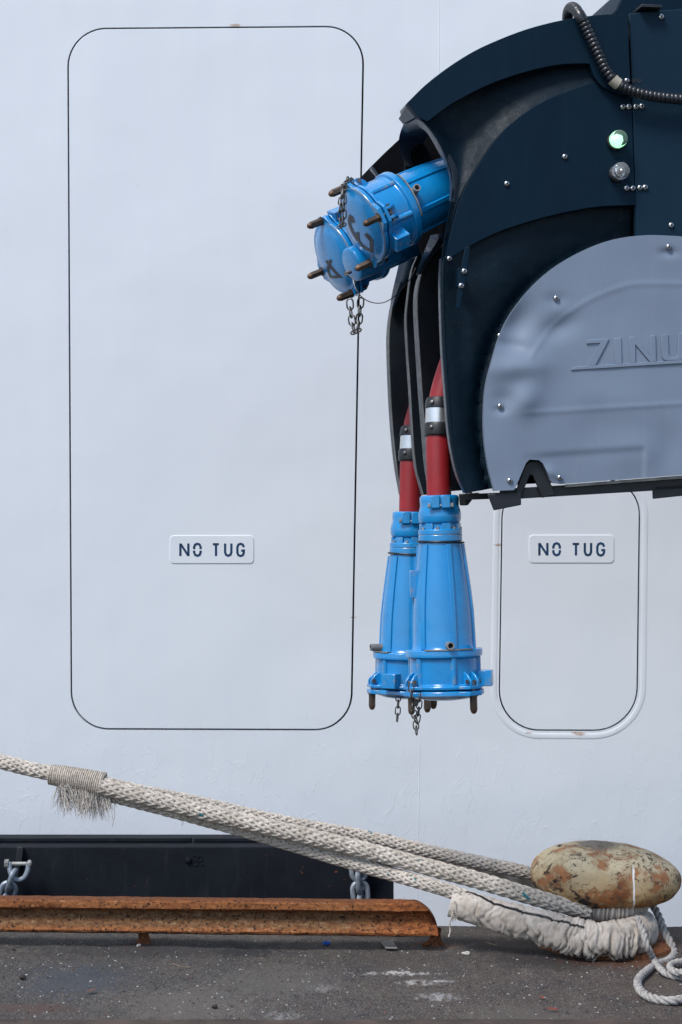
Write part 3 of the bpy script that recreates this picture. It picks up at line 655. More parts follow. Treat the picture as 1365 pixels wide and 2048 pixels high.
# twine whipping
mb = MB(); q = spline([P(100, 1549, 7.105), P(150, 1558, 7.10), P(206, 1571, 7.09)], 40); fr = frames(q, up=V((0, 0, 1))); L = plen(q); turns = 26; hel = []
for i in range(turns * 20):
    u = i / (turns * 20 - 1); k = u * 39; j = min(38, int(k)); c = q[j].lerp(q[j + 1], k - j); a = u * turns * 2 * math.pi
    hel.append(c + (fr[j][1] * math.cos(a) * 1.0 + fr[j][2] * math.sin(a)) * (0.0355 + 0.011 * u + 0.0012 * mn.noise(V((u * 30, a, 0)))))
mb.tube(hel, 0.0036, 5); mb.tube(q, [0.0355 + 0.010 * i / 39 for i in range(40)], 20); mb.build('twine_whipping', TWINE, mr, smooth=60)
# frayed tail below the whipping
mb = MB()
for i in range(520):
    u = random.random(); p0 = P(116 + 104 * u, 1568 + 24 * u + random.uniform(-6, 6), 7.09 + random.uniform(-0.03, 0.02))
    ln = random.uniform(0.04, 0.115) * (1.0 if u < 0.85 else 0.6); sx = random.uniform(-0.45, 0.55)
    pts = [p0]; d = V((sx, random.uniform(-0.3, 0.3), -1)).normalized()
    for k in range(4):
        d = (d + V((random.uniform(-0.25, 0.25), random.uniform(-0.2, 0.2), -0.1))).normalized(); pts.append(pts[-1] + d * ln / 4)
    mb.tube(pts, [0.0017, 0.0016, 0.0013, 0.001, 0.0006], 3)
mb.build('frayed_tail', FRAY, mr, smooth=60); mb = MB()
for (x0_, y0__, x1_, y1_) in ((212, 1600, 226, 1640), (229, 1606, 224, 1655), (363, 1640, 364, 1652)):
    mb.tube(spline([P(x0_, y0__, 7.07), P((x0_ + x1_) / 2 + 3, (y0__ + y1_) / 2, 7.06), P(x1_, y1_, 7.06)], 8), 0.0011, 4); mb.build('loose_strand', TWINE, mr, smooth=60); mb = MB()

m2 = thing('mooring_rope', 'lower white plaited rope ending in a crumpled canvas sleeve around the bollard foot', 'rope', P(560, 1690, 7.05), 'mooring ropes')
legC = [P(150, 1572, 7.12), P(225, 1592, 7.10), P(300, 1611, 7.08), P(450, 1651, 7.05), P(600, 1695, 7.01), P(720, 1731, 6.97), P(800, 1753, 6.93), P(888, 1779, 6.88), P(1000, 1818, 6.84), P(1100, 1850, 6.80)]
mb = MB(); braid(mb, legC, 0.0250, 0.27, 0.2, fleck=0.004); fuzz(mb, legC, 0.0255, 900, 0.012); mb.build('lower_leg', [ROPE, TEAL], m2, smooth=60)
legD = [P(330, 1612, 7.13), P(480, 1645, 7.20), P(640, 1680, 7.25), P(780, 1708, 7.27), P(900, 1733, 7.28), P(1000, 1750, 7.28), P(1120, 1775, 7.27)]
mb = MB(); braid(mb, legD, 0.0215, 0.25, 0.9, fleck=0.003); mb.build('rear_leg', [ROPE, TEAL], m2, smooth=60)
def sleeve(path, aw, bh, nrm, ruffle, seg=40, n=200, drop=0.0, seed=0.0):
    """cloth tube: path samples; aw, bh half width/height by u; ruffle(u, s, ang) radial change"""
    pts = spline(path, n); fr = frames(pts, up=V((0, 0, 1))); L = plen(pts); rows = []
    for i in range(n):
        u = i / (n - 1); t, e, b = fr[i]; row = []
        for k in range(seg):
            a = 2 * math.pi * k / seg
            f = 1 + ruffle(u, u * L, a)
            row.append(pts[i] + e * (math.cos(a) * bh(u) * f - drop) + b * (math.sin(a) * aw(u) * f) + V((0, 0, 0)))
        rows.append(row)
    return rows, pts, fr
def lerp_tab(tab):
    def f(u):
        for (a, x), (b, y) in zip(tab, tab[1:]):
            if u <= b: return x + (y - x) * max(0, u - a) / (b - a)
        return tab[-1][1]
    return f
def ruf(u, s_, a):
    d = 0.30 + 0.70 * min(1, max(0, (u - 0.02) / 0.45)); ca, sa = math.cos(a), math.sin(a)
    wp = 0.035 * mn.noise(V((s_ * 9, ca * 1.2, sa * 1.2 + 3))) + 0.012 * mn.noise(V((s_ * 26, ca * 2.5, sa * 2.5 + 9)))
    f = 17 + 16 * max(0, u - 0.35) / 0.65; x = (s_ + wp) * f
    r1 = min(1.0, 3.6 * abs(mn.noise(V((x, ca * 0.55, sa * 0.55))))) ** 0.7 * 2 - 1.2
    r2 = min(1.0, 3.4 * abs(mn.noise(V((x * 2.3 + 7, ca * 0.9, sa * 0.9 + 4))))) ** 0.7 * 2 - 1.2
    sag = 0.45 + 0.55 * (0.5 - 0.5 * ca)
    return d * sag * (0.24 * r1 + 0.11 * r2) + 0.035 * mn.noise(V((s_ * 55, ca * 4, sa * 4)))
sp_ = [P(902, 1805, 6.87), P(960, 1820, 6.855), P(1020, 1837, 6.83), P(1080, 1853, 6.80), P(1140, 1869, 6.77), P(1195, 1880, 6.76), P(1245, 1877, 6.79), P(1275, 1868, 6.87), P(1288, 1857, 6.97), P(1280, 1848, 7.08)]
aw = lerp_tab([(0, 0.036), (0.3, 0.042), (0.6, 0.05), (1, 0.045)]); bh = lerp_tab([(0, 0.050), (0.1, 0.052), (0.3, 0.056), (0.5, 0.060), (0.75, 0.062), (0.9, 0.056), (1, 0.045)])
mb = MB(); rows, spts, sfr = sleeve(sp_, aw, bh, None, ruf, n=340, seg=60)
mb.grid(rows, wrap=True); o = mb.build('canvas_sleeve', CLOTH, m2, smooth=70)
sol = o.modifiers.new('thick', 'SOLIDIFY'); sol.thickness = 0.0015
# zig-zag black stitching along the upper front of the sleeve
def stitch(rows, i0, i1, kf, name, parent, w=0.0030, off=0.0015, wid=2.0):
    mb = MB(); pts = []
    for i in range(i0, i1):
        k = kf(i); j = int(k) % len(rows[0]); p = rows[i][j].lerp(rows[i][(j + 1) % len(rows[0])], k - int(k)); c = sum(rows[i], V((0, 0, 0))) / len(rows[i])
        pts.append(p + (p - c).normalized() * off)
    mb.tube(pts, w, 5)
    for i in range(1, len(pts) - 1):
        for sg in (-1, 1):
            c = (sum(rows[i0 + i], V((0, 0, 0))) / len(rows[0])); o_ = (pts[i] - c).normalized(); t = (pts[i + 1] - pts[i - 1]).normalized(); sdv = t.cross(o_).normalized()
            mb.tube([pts[i], pts[i] + sdv * sg * w * wid + t * 0.001], w * 0.33, 3)
    return mb.build(name, BLACK, parent, smooth=60)
# angle 0 is up; camera side is where b points toward -y
bsign = 1 if sfr[20][2].y < 0 else -1
kq = (lambda x: (60 * x) % 60) if bsign > 0 else (lambda x: (60 * (1 - x)) % 60)
st1 = lerp_tab([(0, 0.02), (30, 0.045), (48, 0.10), (90, 0.125), (140, 0.12), (175, 0.13)])
o_st = stitch(rows, 2, 172, lambda i: kq(st1(i)), 'stitching', o)
st2 = lerp_tab([(0, 0.40), (300, 0.40)])
stitch(rows, 165, 235, lambda i: kq(0.415), 'stitching', o)
mb = MB()
for i in range(26):
    p0 = P(905 + random.uniform(-4, 10), 1800 + random.uniform(-2, 34), 6.835 + random.uniform(-0.01, 0.02)); ln = random.uniform(0.01, 0.035)
    q = [p0]
    for k in range(5): q.append(q[-1] + V((random.uniform(-0.6, 0.35), random.uniform(-0.3, 0.3), -1)).normalized() * ln / 5)
    mb.tube(q, 0.0018, 4)
mb.tube(spline([P(906, 1826, 6.83), P(900, 1848, 6.83), P(901, 1862, 6.83), P(898, 1874, 6.83)], 14), [0.003 + 0.001 * math.sin(i * 2.1) for i in range(14)], 5)
mb.build('frayed_hem', CLOTH, o, smooth=60)
# canvas on the rear leg
mb = MB(); rr, pp, ff = sleeve([P(943, 1744, 7.275), P(990, 1753, 7.275), P(1040, 1765, 7.27), P(1110, 1780, 7.26)], lambda u: 0.036, lambda u: 0.040, None, lambda u, s_, a: 0.16 * math.sin(s_ * 70 + 1.5 * math.sin(a)) + 0.1 * mn.noise(V((s_ * 20, math.cos(a), math.sin(a)))), n=70, seg=24)
mb.grid(rr, wrap=True); mb.build('canvas_sleeve', CLOTH, m2, smooth=70)
# pleated canvas collar of the middle leg round the bollard neck
mb = MB(); rr = []
cc = V((BX, BY, 0)); NP = 560
for j in range(15):
    v = j / 14; row = []
    for i in range(NP + 1):
        a = R_(-198 + 345 * i / NP)
        pl_ = math.sin(i * 2 * math.pi / 10.5 + 1.2 * math.sin(i * 0.19) + 0.9 * math.sin(v * 4 + i * 0.03)); bul = math.sin(math.pi * min(1, max(0, v)))
        r = 0.128 + 0.030 * bul ** 0.7 + 0.0055 * pl_ * (0.4 + bul) + 0.012 * mn.noise(V((math.cos(a) * 3, math.sin(a) * 3, v)))
        row.append(cc + V((r * math.cos(a) * 1.0 - 0.005, r * math.sin(a) * 1.0, 0.205 - 0.098 * v + 0.006 * mn.noise(V((i * 0.03, v, 4))) + (0.012 * (i / NP - 0.5)))))
    rr.append(row)
mb.grid(rr); col = mb.build('canvas_collar', CLOTH, mr, smooth=70)
mb = MB(); q = []
for i in range(300):
    a = R_(-190 + 330 * i / 299); r = 0.158 + 0.004 * math.sin(i * 0.8); q.append(cc + V((r * math.cos(a), r * math.sin(a), 0.187 + 0.005 * math.sin(i * 0.33) + 0.004 * math.sin(i * 1.7))))
mb.tube(q, 0.0045, 5); mb.tube([p + V((0, 0, 0.009)) for p in q], 0.004, 5); mb.build('stitching', BLACK, col, smooth=60)

# thin line lying in loops to the right
def twist(mb, path, Rr, pitch, seg=7):
    L = plen(path); n = int(L / 0.006); pts = spline(path, n); fr = frames(pts)
    for k in range(3):
        q = []
        for i in range(n):
            a = 2 * math.pi * (i * L / (n - 1)) / pitch + k * 2 * math.pi / 3; _, e, b = fr[i]; q.append(pts[i] + (e * math.cos(a) + b * math.sin(a)) * Rr * 0.52)
        mb.tube(q, Rr * 0.52, seg)
tl = thing('throwing_line', 'thin grey twisted line hanging off the bollard and looped on the quay', 'rope', G(1320, 1960))
mb = MB()
za = 0.015
twist(mb, [P(1230, 1800, 7.16), P(1275, 1806, 7.14), P(1303, 1809, 7.10), P(1318, 1832, 7.04), P(1331, 1866, 6.98), P(1345, 1893, 6.93), P(1349, 1909, 6.88), P(1338, 1921, 6.80), P(1316, 1929, 6.74), G(1292, 1945, za), G(1277, 1962, za), G(1281, 1981, za), G(1303, 1996, za), G(1335, 2002, za), G(1365, 1999, za), G(1400, 1985, za), G(1425, 1965, za)], 0.0148, 0.085)
mb.build('hanging_end', LINE, tl, smooth=60)
mb = MB()
twist(mb, [P(1277, 1838, 6.80), P(1288, 1868, 6.73), P(1296, 1895, 6.70), G(1308, 1919, 0.012), G(1322, 1939, 0.012), G(1341, 1951, 0.012), G(1372, 1955, 0.012), G(1400, 1948, 0.012), G(1410, 1936, 0.012), G(1390, 1925, 0.014), G(1362, 1924, 0.016), G(1342, 1931, 0.016), G(1345, 1941, 0.03), G(1365, 1946, 0.034), G(1400, 1942, 0.03), G(1440, 1930, 0.014)], 0.0125, 0.075)
mb.build('coil', LINE, tl, smooth=60)

# ------------------------------------------------------------------ cable dispenser head (dark housing)
cd = thing('cable_dispenser', 'dark navy cable handling head with grey round cover and two signal lamps', 'machine', M(1150, 980, 0.5))
def face(px, py, d=0.0): return M(px, py, d)
def plate(outline, d, th, name, mat, step=0, bump=None, bevel=0.0, smooth=35, holes=(), parent=cd):
    mb = MB(); fill_plate(mb, [V((p[0], p[1])) for p in outline], lambda x, y: M(x, y, d), step, th, MD, holes=holes, bump=bump)
    return mb.build(name, mat, parent, smooth=smooth, bevel=bevel)
def sm(pts, n): return [(p.x, p.y) for p in spline([(a, b, 0) for a, b in pts], n)]
top_out = sm([(815, 205), (853, 168), (900, 132), (950, 101), (1000, 78), (1050, 59), (1100, 45), (1150, 35), (1200, 29), (1255, 26)], 40)
inn = sm([(1180, 126), (1140, 127), (1110, 130), (1060, 141), (1000, 160), (950, 182), (900, 210), (855, 243)], 30)
plate(top_out + [(1256, 27), (1259, 100), (1263, 189)] + sm([(1263, 189), (1240, 188), (1222, 181), (1205, 172), (1196, 162)], 8)[1:] + [(1187, 148), (1181, 127)] + inn[1:] + [(835, 231)], 0.0, 0.035, 'top_fairing', NAVY, bevel=0.003)
# deep arched roof behind the fairing, over both channels
mb = MB(); a1 = [M(x, y, 0.036) for x, y in top_out]; b1 = [M(x + 3, y + 10, 0.036) for x, y in top_out]
def back(ps, k): return [p + MD * k for p in ps]
mb.prism(a1 + b1[::-1], back(a1 + b1[::-1], 0.13)); mb.build('roof', GLOSS, cd, bevel=0.002)
# end cap of the fairing (light from the left)
mb = MB(); q = [(797, 238), (814, 206), (836, 231), (822, 240), (812, 240), (806, 247)]
fr_ = [M(815, 205.5, 0.03), M(837, 231.5, 0.03)]; bk_ = [M(797, 237, 0.17), M(806, 247.5, 0.17)]; tk = MU * 0.02 + V((0, 0, 0.004))
mb.prism([fr_[0], fr_[1], bk_[1], bk_[0]], [fr_[0] + tk, fr_[1] + tk, bk_[1] + tk, bk_[0] + tk]); mb.build('end_cap', LIP, cd, bevel=0.002)
# far roof over the second channel
fo = [(741, 334), (770, 305), (800, 277), (860, 225), (960, 165), (960, 185), (860, 300), (800, 352), (762, 372)]
plate(fo, 0.62, 0.33, 'far_roof', VOID, bevel=0.004)
plate([(811, 335), (816, 275), (850, 232), (980, 160), (980, 500), (850, 520), (835, 470), (818, 400)], 0.43, 0.03, 'divider_top', VOID)
mb = MB(); mb.prism([M(x, y, 0.60) for x, y in ((742, 334), (747, 333), (770, 365), (765, 370))], [M(x, y, 0.80) for x, y in ((732, 356), (736, 352), (752, 372), (747, 375))]); mb.build('end_cap', LIP, cd, bevel=0.002)
# upper cove: trumpet lip of the near channel flowing into the flat panel
lip = sm([(838, 233), (858, 252), (880, 284), (897, 322), (905, 352), (907, 385), (900, 425), (893, 465), (888, 500), (886, 520)], 60)
crease = sm([(1198, 160), (1150, 176), (1085, 203), (1030, 240), (990, 280), (955, 332), (930, 375), (912, 425), (900, 470), (892, 512)], 60)
def pdist(x, y, pl):
    b = 1e9
    for (ax, ay), (bx, by) in zip(pl, pl[1:]):
        dx, dy = bx - ax, by - ay; t = max(0.0, min(1.0, ((x - ax) * dx + (y - ay) * dy) / max(1e-9, dx * dx + dy * dy)))
        b = min(b, (x - ax - dx * t) ** 2 + (y - ay - dy * t) ** 2)
    return math.sqrt(b)
def upcove(x, y):
    dl, dc = pdist(x, y, lip), pdist(x, y, crease); v = dl / max(1e-6, dl + dc)
    return 0.010 + 0.012 * v + 0.062 * math.sin(math.pi * v) ** 1.1 * min(1, (dl + dc) / 110) + 0.0012 * mn.noise(V((x * 0.05, y * 0.05, 1)))
inn_b = [(x - 2, y - 14) for x, y in inn]
pol = [(1196, 150)] + inn_b + lip + crease[::-1][2:-1]
plate(pol, 0.0, 0.012, 'upper_cove', COVE, step=7, bump=lambda x, y: -upcove(x, y), smooth=70)
# the lip strip itself (pale sheet edge), running the whole mouth round
z2 = lambda x, y: (680 + x / 4.875, 150 + y / 4.875)
lo_ = [z2(*p) for p in ((642, 880), (612, 810), (588, 725), (576, 640), (590, 560), (622, 478), (655, 428), (705, 400), (775, 395), (840, 440), (905, 535), (965, 645), (1042, 800), (1090, 940), (1098, 1060), (1085, 1230))]
li_ = [z2(*p) for p in ((690, 880), (665, 830), (648, 750), (652, 680), (668, 630), (692, 585), (715, 545), (745, 520), (790, 515), (845, 555), (900, 635), (955, 735), (1018, 850), (1060, 960), (1072, 1070), (1065, 1230))]
dd = [0.40, 0.40, 0.39, 0.37, 0.34, 0.30, 0.25, 0.20, 0.14, 0.09, 0.05, 0.03, 0.015, 0.01, 0.01, 0.01]
A = spline([(a, b, c) for (a, b), c in zip(lo_, dd)], 70); B = spline([(a, b, c + 0.05) for (a, b), c in zip(li_, dd)], 70)
mb = MB(); fr1 = [M(p.x, p.y, p.z) for p in A]; fr2 = [M(p.x, p.y, p.z) for p in B]
mb.grid([fr1, [a.lerp(b, 0.5) - MD * 0.006 for a, b in zip(fr1, fr2)], fr2, [b + MU * 0.06 + MD * 0.03 for b in fr2], [a + MU * 0.02 + MD * 0.015 for a in fr1], fr1]); mb.build('mouth_lip', LIP, cd, smooth=50)
# flat upper panel, left of the seam
pan = [(1199, 163)] + sm([(1199, 163), (1222, 181), (1240, 188), (1264, 190)], 8)[1:] + [(1268, 300), (1272, 410)] + sm([(1272, 410), (1200, 413), (1150, 421), (1100, 432), (1050, 446), (1000, 463), (950, 487), (900, 517)], 22)[1:] + [(895, 518), (892, 510)] + crease[::-1][1:]
plate(pan, 0.018, 0.03, 'upper_panel', NAVY, bevel=0.002)
# right panel
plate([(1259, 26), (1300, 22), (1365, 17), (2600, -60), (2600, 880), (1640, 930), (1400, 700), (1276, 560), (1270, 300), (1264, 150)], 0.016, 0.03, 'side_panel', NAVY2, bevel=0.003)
plate([(1262, -40), (2600, -110), (2600, 20), (1262, 60), (1232, 22), (1245, -10)], 0.10, 0.5, 'mast_housing', NAVY, bevel=0.006)
mb = MB(); mb.box(M(1295, 19, 0.03), MU * 0.035, MD * 0.05, V((0, 0, 0.005))); mb.build('top_hinge', BLACK, cd, bevel=0.002)
# lower cheek: concave skirt between the lip and the round cover
lipL = sm([(886, 515), (884, 560), (885, 620), (888, 700), (893, 770), (899, 850), (907, 905), (918, 950), (934, 986)], 60)
arcL = sm([(1275, 466), (1215, 480), (1160, 503), (1100, 540), (1050, 590), (1010, 650), (985, 715), (970, 780), (967, 850), (975, 925), (990, 984)], 60)
upL = sm([(896, 513), (950, 484), (1000, 460), (1050, 443), (1100, 429), (1150, 418), (1200, 410), (1276, 407)], 60)
def locove(x, y):
    dl, da = pdist(x, y, lipL), pdist(x, y, arcL); v = dl / max(1e-6, dl + da); k = min(1, dl / 55)
    return 0.014 + 0.030 * k * k * (3 - 2 * k) + 0.035 * max(0, (v - 0.55) / 0.45) ** 2 + 0.0016 * mn.noise(V((x * 0.04, y * 0.04, 1)))
arcI = [(x + (1290 - x) * 0.05, y + (800 - y) * 0.05) for x, y in arcL]
plate([(x, y - 4) for x, y in upL] + arcI + lipL[::-1], 0.0, 0.012, 'lower_cove', COVE, step=8, bump=lambda x, y: -locove(x, y), smooth=70)
# pale lower lip, a rolled sheet edge
mb = MB(); q = [M(x - 0.5, y, 0.016) for x, y in lipL]
mb.grid([[p for p in q], [p + MD * 0.045 - MU * 0.001 for p in q], [p + MD * 0.045 + MU * 0.03 for p in q]]); mb.build('cheek_lip', LIP, cd, smooth=50)
mb = MB(); mb.tube([p + MU * 0.004 + MD * 0.001 for p in q], 0.0055, 8); mb.build('rolled_edge', COVE, cd)
# channel walls
def wall(edge, d, th, right, name, mat, bev=0.004):
    e = sm(edge, 50); o_ = e + [(right, e[-1][1] - 5), (right, e[0][1] + 5)]
    w_ = plate(o_, d, th, name, mat, bevel=bev)
    mb = MB(); mb.tube([M(x + 0.3, y, d + 0.0005) for x, y in e], 0.0020, 6); mb.build('edge_highlight', ZINC, w_)  # pale tube drawn in as the skylight caught along the sheet edge
    return w_
wall([(905, 470), (880, 495), (856, 523), (843, 552), (837, 577), (835, 609), (837, 657), (841, 722), (845, 786), (851, 860), (857, 930), (866, 985)], 0.40, 0.075, 935, 'divider_wall', WALLM)
wall([(845, 480), (836, 512), (825, 540), (817, 593), (813, 641), (816, 706), (820, 765), (823, 816), (827, 882), (833, 937), (847, 990)], 0.60, 0.042, 900, 'divider_wall', WALLM)
wall([(845, 470), (812, 530), (800, 560), (786, 610), (779, 660), (779, 720), (784, 830), (793, 925), (804, 990)], 0.94, 0.06, 880, 'far_cheek', WALLM)
# navy patches of the trumpet mouths seen below the raised connectors
mb = MB(); E = sm([(862, 470), (850, 500), (840, 525), (832, 550)], 12); E2 = sm([(905, 462), (885, 490), (862, 516), (845, 548)], 12)
mb.grid([[M(x, y, 0.40) for x, y in E], [M((x + u) / 2, (y + v) / 2, 0.36) for (x, y), (u, v) in zip(E, E2)], [M(x, y, 0.36) for x, y in E2]]); mb.build('mouth_flare', GLOSS, cd, smooth=60)
mb = MB(); E = sm([(800, 520), (793, 550), (784, 590), (780, 620)], 12); E2 = sm([(835, 500), (826, 535), (806, 575), (788, 615)], 12)
mb.grid([[M(x, y, 0.93) for x, y in E], [M((x + u) / 2, (y + v) / 2, 0.90) for (x, y), (u, v) in zip(E, E2)], [M(x, y, 0.90) for x, y in E2]]); mb.build('mouth_flare', GLOSS, cd, smooth=60)
# closed inner body
core = sm([(920, 300), (990, 200), (1080, 130), (1200, 80), (1300, 60)], 16) + [(2590, 0), (2590, 870), (1640, 925), (1300, 955), (990, 970), (965, 900), (950, 700), (940, 520), (915, 400)]
plate(core, 0.085, 0.84, 'inner_body', VOID)
# round grey cover with dents and pressed ribs
cov = sm([(989, 982), (976, 930), (968, 862), (971, 780), (986, 715), (1011, 650), (1050, 590), (1100, 541), (1160, 504), (1222, 480), (1290, 470), (1360, 472)], 46)
cov += sm([(1360, 472), (1430, 490), (1500, 530), (1560, 590), (1600, 660), (1622, 760), (1622, 850), (1610, 925)], 20)[1:] + [(1365, 950), (1126, 968), (1108, 966)] + [(1103, 962), (1094, 941), (1087, 926), (1079, 920), (1060, 919), (1053, 926), (1042, 951), (1030, 979)] + [(1027, 980)]
ribA = sm([(1062, 715), (1080, 688), (1110, 650), (1150, 618), (1200, 590), (1260, 570), (1320, 567), (1400, 572), (1500, 600)], 150)
def dent(x, y):
    def gs(cx, cy, sx, sy, h, rot=0.0):
        dx, dy = x - cx, y - cy; c, s_ = math.cos(rot), math.sin(rot); u, v = (dx * c + dy * s_) / sx, (-dx * s_ + dy * c) / sy; return h * math.exp(-(u * u + v * v))
    z = gs(1035, 650, 30, 46, -0.018, 0.5) + gs(1035, 735, 55, 22, 0.010, -0.1) + gs(1120, 655, 40, 22, -0.009, -0.4) + gs(1012, 800, 26, 20, -0.006) + gs(1050, 800, 28, 30, 0.012) + gs(1285, 905, 60, 40, 0.006) + gs(1230, 800, 80, 40, 0.005, 0.3) + gs(1335, 900, 30, 50, -0.006) + gs(1025, 690, 30, 12, -0.006, 0.2)
    z += gs(1113, 600, 22, 14, -0.004) + gs(1338, 505, 18, 8, -0.005) + gs(1001, 820, 14, 9, -0.004) + gs(1103, 945, 16, 10, 0.006, 0.8) + gs(1072, 760, 26, 40, 0.004)
    dm = min((x - a) ** 2 + (y - b) ** 2 for a, b in ribA); inside = (((x - 1300) / 250.0) ** 2 + ((y - 800) / 232.0) ** 2) < 1
    z += 0.0014 * math.exp(-dm / 24.0) + 0.0
    yl = 827 - (x - 1040) * 0.062
    if x > 1035: z += 0.0015 * math.exp(-((y - yl) / 4.5) ** 2) * min(1, (x - 1035) / 40)
    yb = 913 - (x - 1040) * 0.068
    if 1040 < x < 1292: z -= 0.004 / (1 + math.exp(-(y - yb) / 2.5)) * min(1, (1292 - x) / 6) * min(1, (x - 1040) / 60)
    z *= 1.35
    z += 0.0022 * mn.noise(V((x * 0.012, y * 0.012, 2)))
    return z
cover = plate(cov, -0.012, 0.016, 'round_cover', GREY, step=4.2, bump=dent, smooth=50)
# raised lettering on the cover
z5 = lambda x, y: (850 + x / 2.65, 450 + y / 2.65)
mb = MB()
for poly in ([(857, 629), (866, 609), (979, 602), (905, 746), (857, 749), (931, 624)], [(1004, 600), (1042, 597), (1047, 736), (1009, 739)], [(1085, 593), (1114, 590), (1194, 688), (1193, 586), (1224, 583), (1228, 724), (1196, 726), (1118, 634), (1119, 731), (1089, 733)],
             [(1254, 581), (1291, 577), (1294, 684), (1304, 700), (1325, 703), (1342, 692), (1347, 575), (1390, 571), (1388, 690), (1375, 712), (1350, 716), (1290, 719), (1268, 714), (1257, 696)], [(775, 769), (792, 751), (1500, 706), (1500, 724)]):
    q = [z5(*p) for p in poly]; mb.prism([M(x, y, -0.0175) for x, y in q], [M(x, y, -0.006) for x, y in q])
mb.build('lettering', GREY, cover, bevel=0.0012)
# screws
mb = MB(); mb.lathe([(0.0095, 0.0), (0.0098, 0.002), (0.0088, 0.005), (0.006, 0.0075), (0.0036, 0.0082), (0.0034, 0.006)], (0, 0, 0), -MD, seg=14, mi=0); mb.lathe([(0.0034, 0.0062), (0.0, 0.0062)], (0, 0, 0), -MD, seg=8, mi=1, close=False)
scr = mb.build('screw', [STEEL, BLACK], None, smooth=40)
SP = [(1130, 313, .018), (1014, 367, .018), (1246, 213, .016), (1258, 213, .016), (1272, 213, .015), (1284, 212, .015), (1254, 161, -0.002), (1254, 376, .016), (1266, 376, .016), (1280, 375, .015), (1291, 374, .015), (1323, 33, .015), (1343, 450, .015), (899, 517, .015), (929, 542, -.034), (923, 571, -.034),
      (1338, 493, -.012), (1113, 596, -.010), (1001, 812, -.009), (1020, 961, -.012), (1120, 955, -.012), (1000, 671, .03)]
for i, (x, y, d) in enumerate(SP):
    pr = cover if 16 <= i <= 20 else cd; p = M(x, y, d)
    if i == 0: scr.parent = cd; scr.location = p - wloc(cd)
    else: dup(scr, pr, p)
for x, y in ((1268, 161), (1279, 161)):
    mb = MB(); mb.lathe([(0.0075, 0), (0.0075, 0.0015), (0.0045, 0.0015), (0.004, -0.003)], M(x, y, 0.0158), -MD, seg=12); mb.build('screw_hole', BLACK, cd)
# cleat on the skirt
mb = MB(); q = [(931, 494), (941, 492), (934, 556), (920, 618), (912, 617), (919, 552)]; mb.prism([M(x, y, -0.034) for x, y in q], [M(x, y, -0.018) for x, y in q])
mb.box(M(921, 556, 0.0), MU * 0.011, MD * 0.022, V((0, 0, 0.03))); mb.build('cleat', NAVY, cd, bevel=0.002)
# signal lamps
for (x, y, lit, lab) in ((1233, 281, True, 'lit green signal lamp'), (1237, 345, False, 'unlit clear signal lamp')):
    ax = (-MD + MU * 0.10 + V((0, 0, 0.10))).normalized(); o_ = M(x - 4, y + 3, 0.018)
    mb = MB(); mb.lathe([(0.027, 0.0), (0.028, 0.012), (0.025, 0.016)], o_, ax, seg=28); la = mb.build('signal_lamp', BLACK, cd, label=lab)
    mb = MB(); mb.lathe([(0.0255, 0.014), (0.0275, 0.022), (0.0275, 0.045), (0.0255, 0.052), (0.018, 0.057), (0.0, 0.060)], o_, ax, seg=28)
    mb.build('lens', GGREEN if lit else GCLEAR, la, smooth=40)
    mb = MB(); mb.lathe([(0.014, 0.016), (0.015, 0.022), (0.009, 0.026), (0.006, 0.046), (0.0, 0.049)], o_, ax, seg=8); mb.build('bulb', GLOW if lit else STEEL, la, smooth=20)
# corrugated conduit
cp = spline([M(1138, 60, 0.20), M(1136, 32, 0.16), M(1141, 16, 0.09), M(1150, 16, 0.02), M(1160, 30, -0.03), M(1176, 62, -0.032), M(1196, 104, -0.032), M(1213, 140, -0.032), M(1236, 167, -0.032), M(1270, 183, -0.030), M(1310, 192, -0.028), M(1365, 198, -0.026), M(1480, 205, -0.022), M(1700, 196, -0.02), M(1840, 180, 0.02), M(1880, 178, 0.06)], 640)
L = plen(cp); rad = []
for i in range(640):
    k = (i * L / 639) / 0.0145; fk = k - math.floor(k); rad.append(0.0185 * (0.86 + 0.14 * math.sin(math.pi * min(1, fk / 0.8)) ** 0.5 if fk < 0.8 else 0.84))
mb = MB(); mb.tube(cp, rad, 14); cn = mb.build('corrugated_conduit', COND, cd, smooth=50)
for x, y in ((1159, 37), (1232, 162)):
    j = min(range(640), key=lambda i: (cp[i] - M(x, y, -0.03)).length); mb = MB(); mb.tube(cp[max(0, j - 5):j + 6], 0.0195, 14); mb.build('tape_band', TAPE if x > 1200 else COND, cn)
# underside: beams, feet, notch bracket
mb = MB(); q = [(1000, 978), (1130, 970), (1365, 952), (2600, 856), (2600, 880), (1365, 978), (1130, 992), (1000, 1000)]
mb.prism([M(x, y, 0.02) for x, y in q], [M(x, y, 0.07) for x, y in q]); mb.build('bottom_beam', BLACK, cd, bevel=0.002)
mb = MB(); q = [(1130, 969), (1365, 951), (2600, 855), (2600, 861), (1365, 957), (1130, 975)]
mb.prism([M(x, y, 0.005) for x, y in q], [M(x, y, 0.0195) for x, y in q]); mb.build('bottom_trim', ZINC, cd, bevel=0.001)
mb = MB(); q = [(930, 988), (1030, 984), (1120, 978), (1120, 986), (1030, 996), (930, 1000)]
mb.prism([M(x, y, 0.10) for x, y in q], [M(x, y, 0.93) for x, y in q]); mb.build('bottom_pan', BLACK, cd)
for q, d0, d1 in (([(975, 988), (1043, 984), (1043, 1010), (988, 1021)], 0.0, 0.12), ([(918, 988), (960, 985), (948, 996), (936, 1011), (920, 1011)], 0.20, 0.34), ([(1305, 972), (1420, 966), (1420, 986), (1306, 998)], 0.02, 0.16)):
    mb = MB(); mb.prism([M(x, y, d0) for x, y in q], [M(x, y, d1) for x, y in q]); mb.build('support_block', BLACK, cd, bevel=0.003)
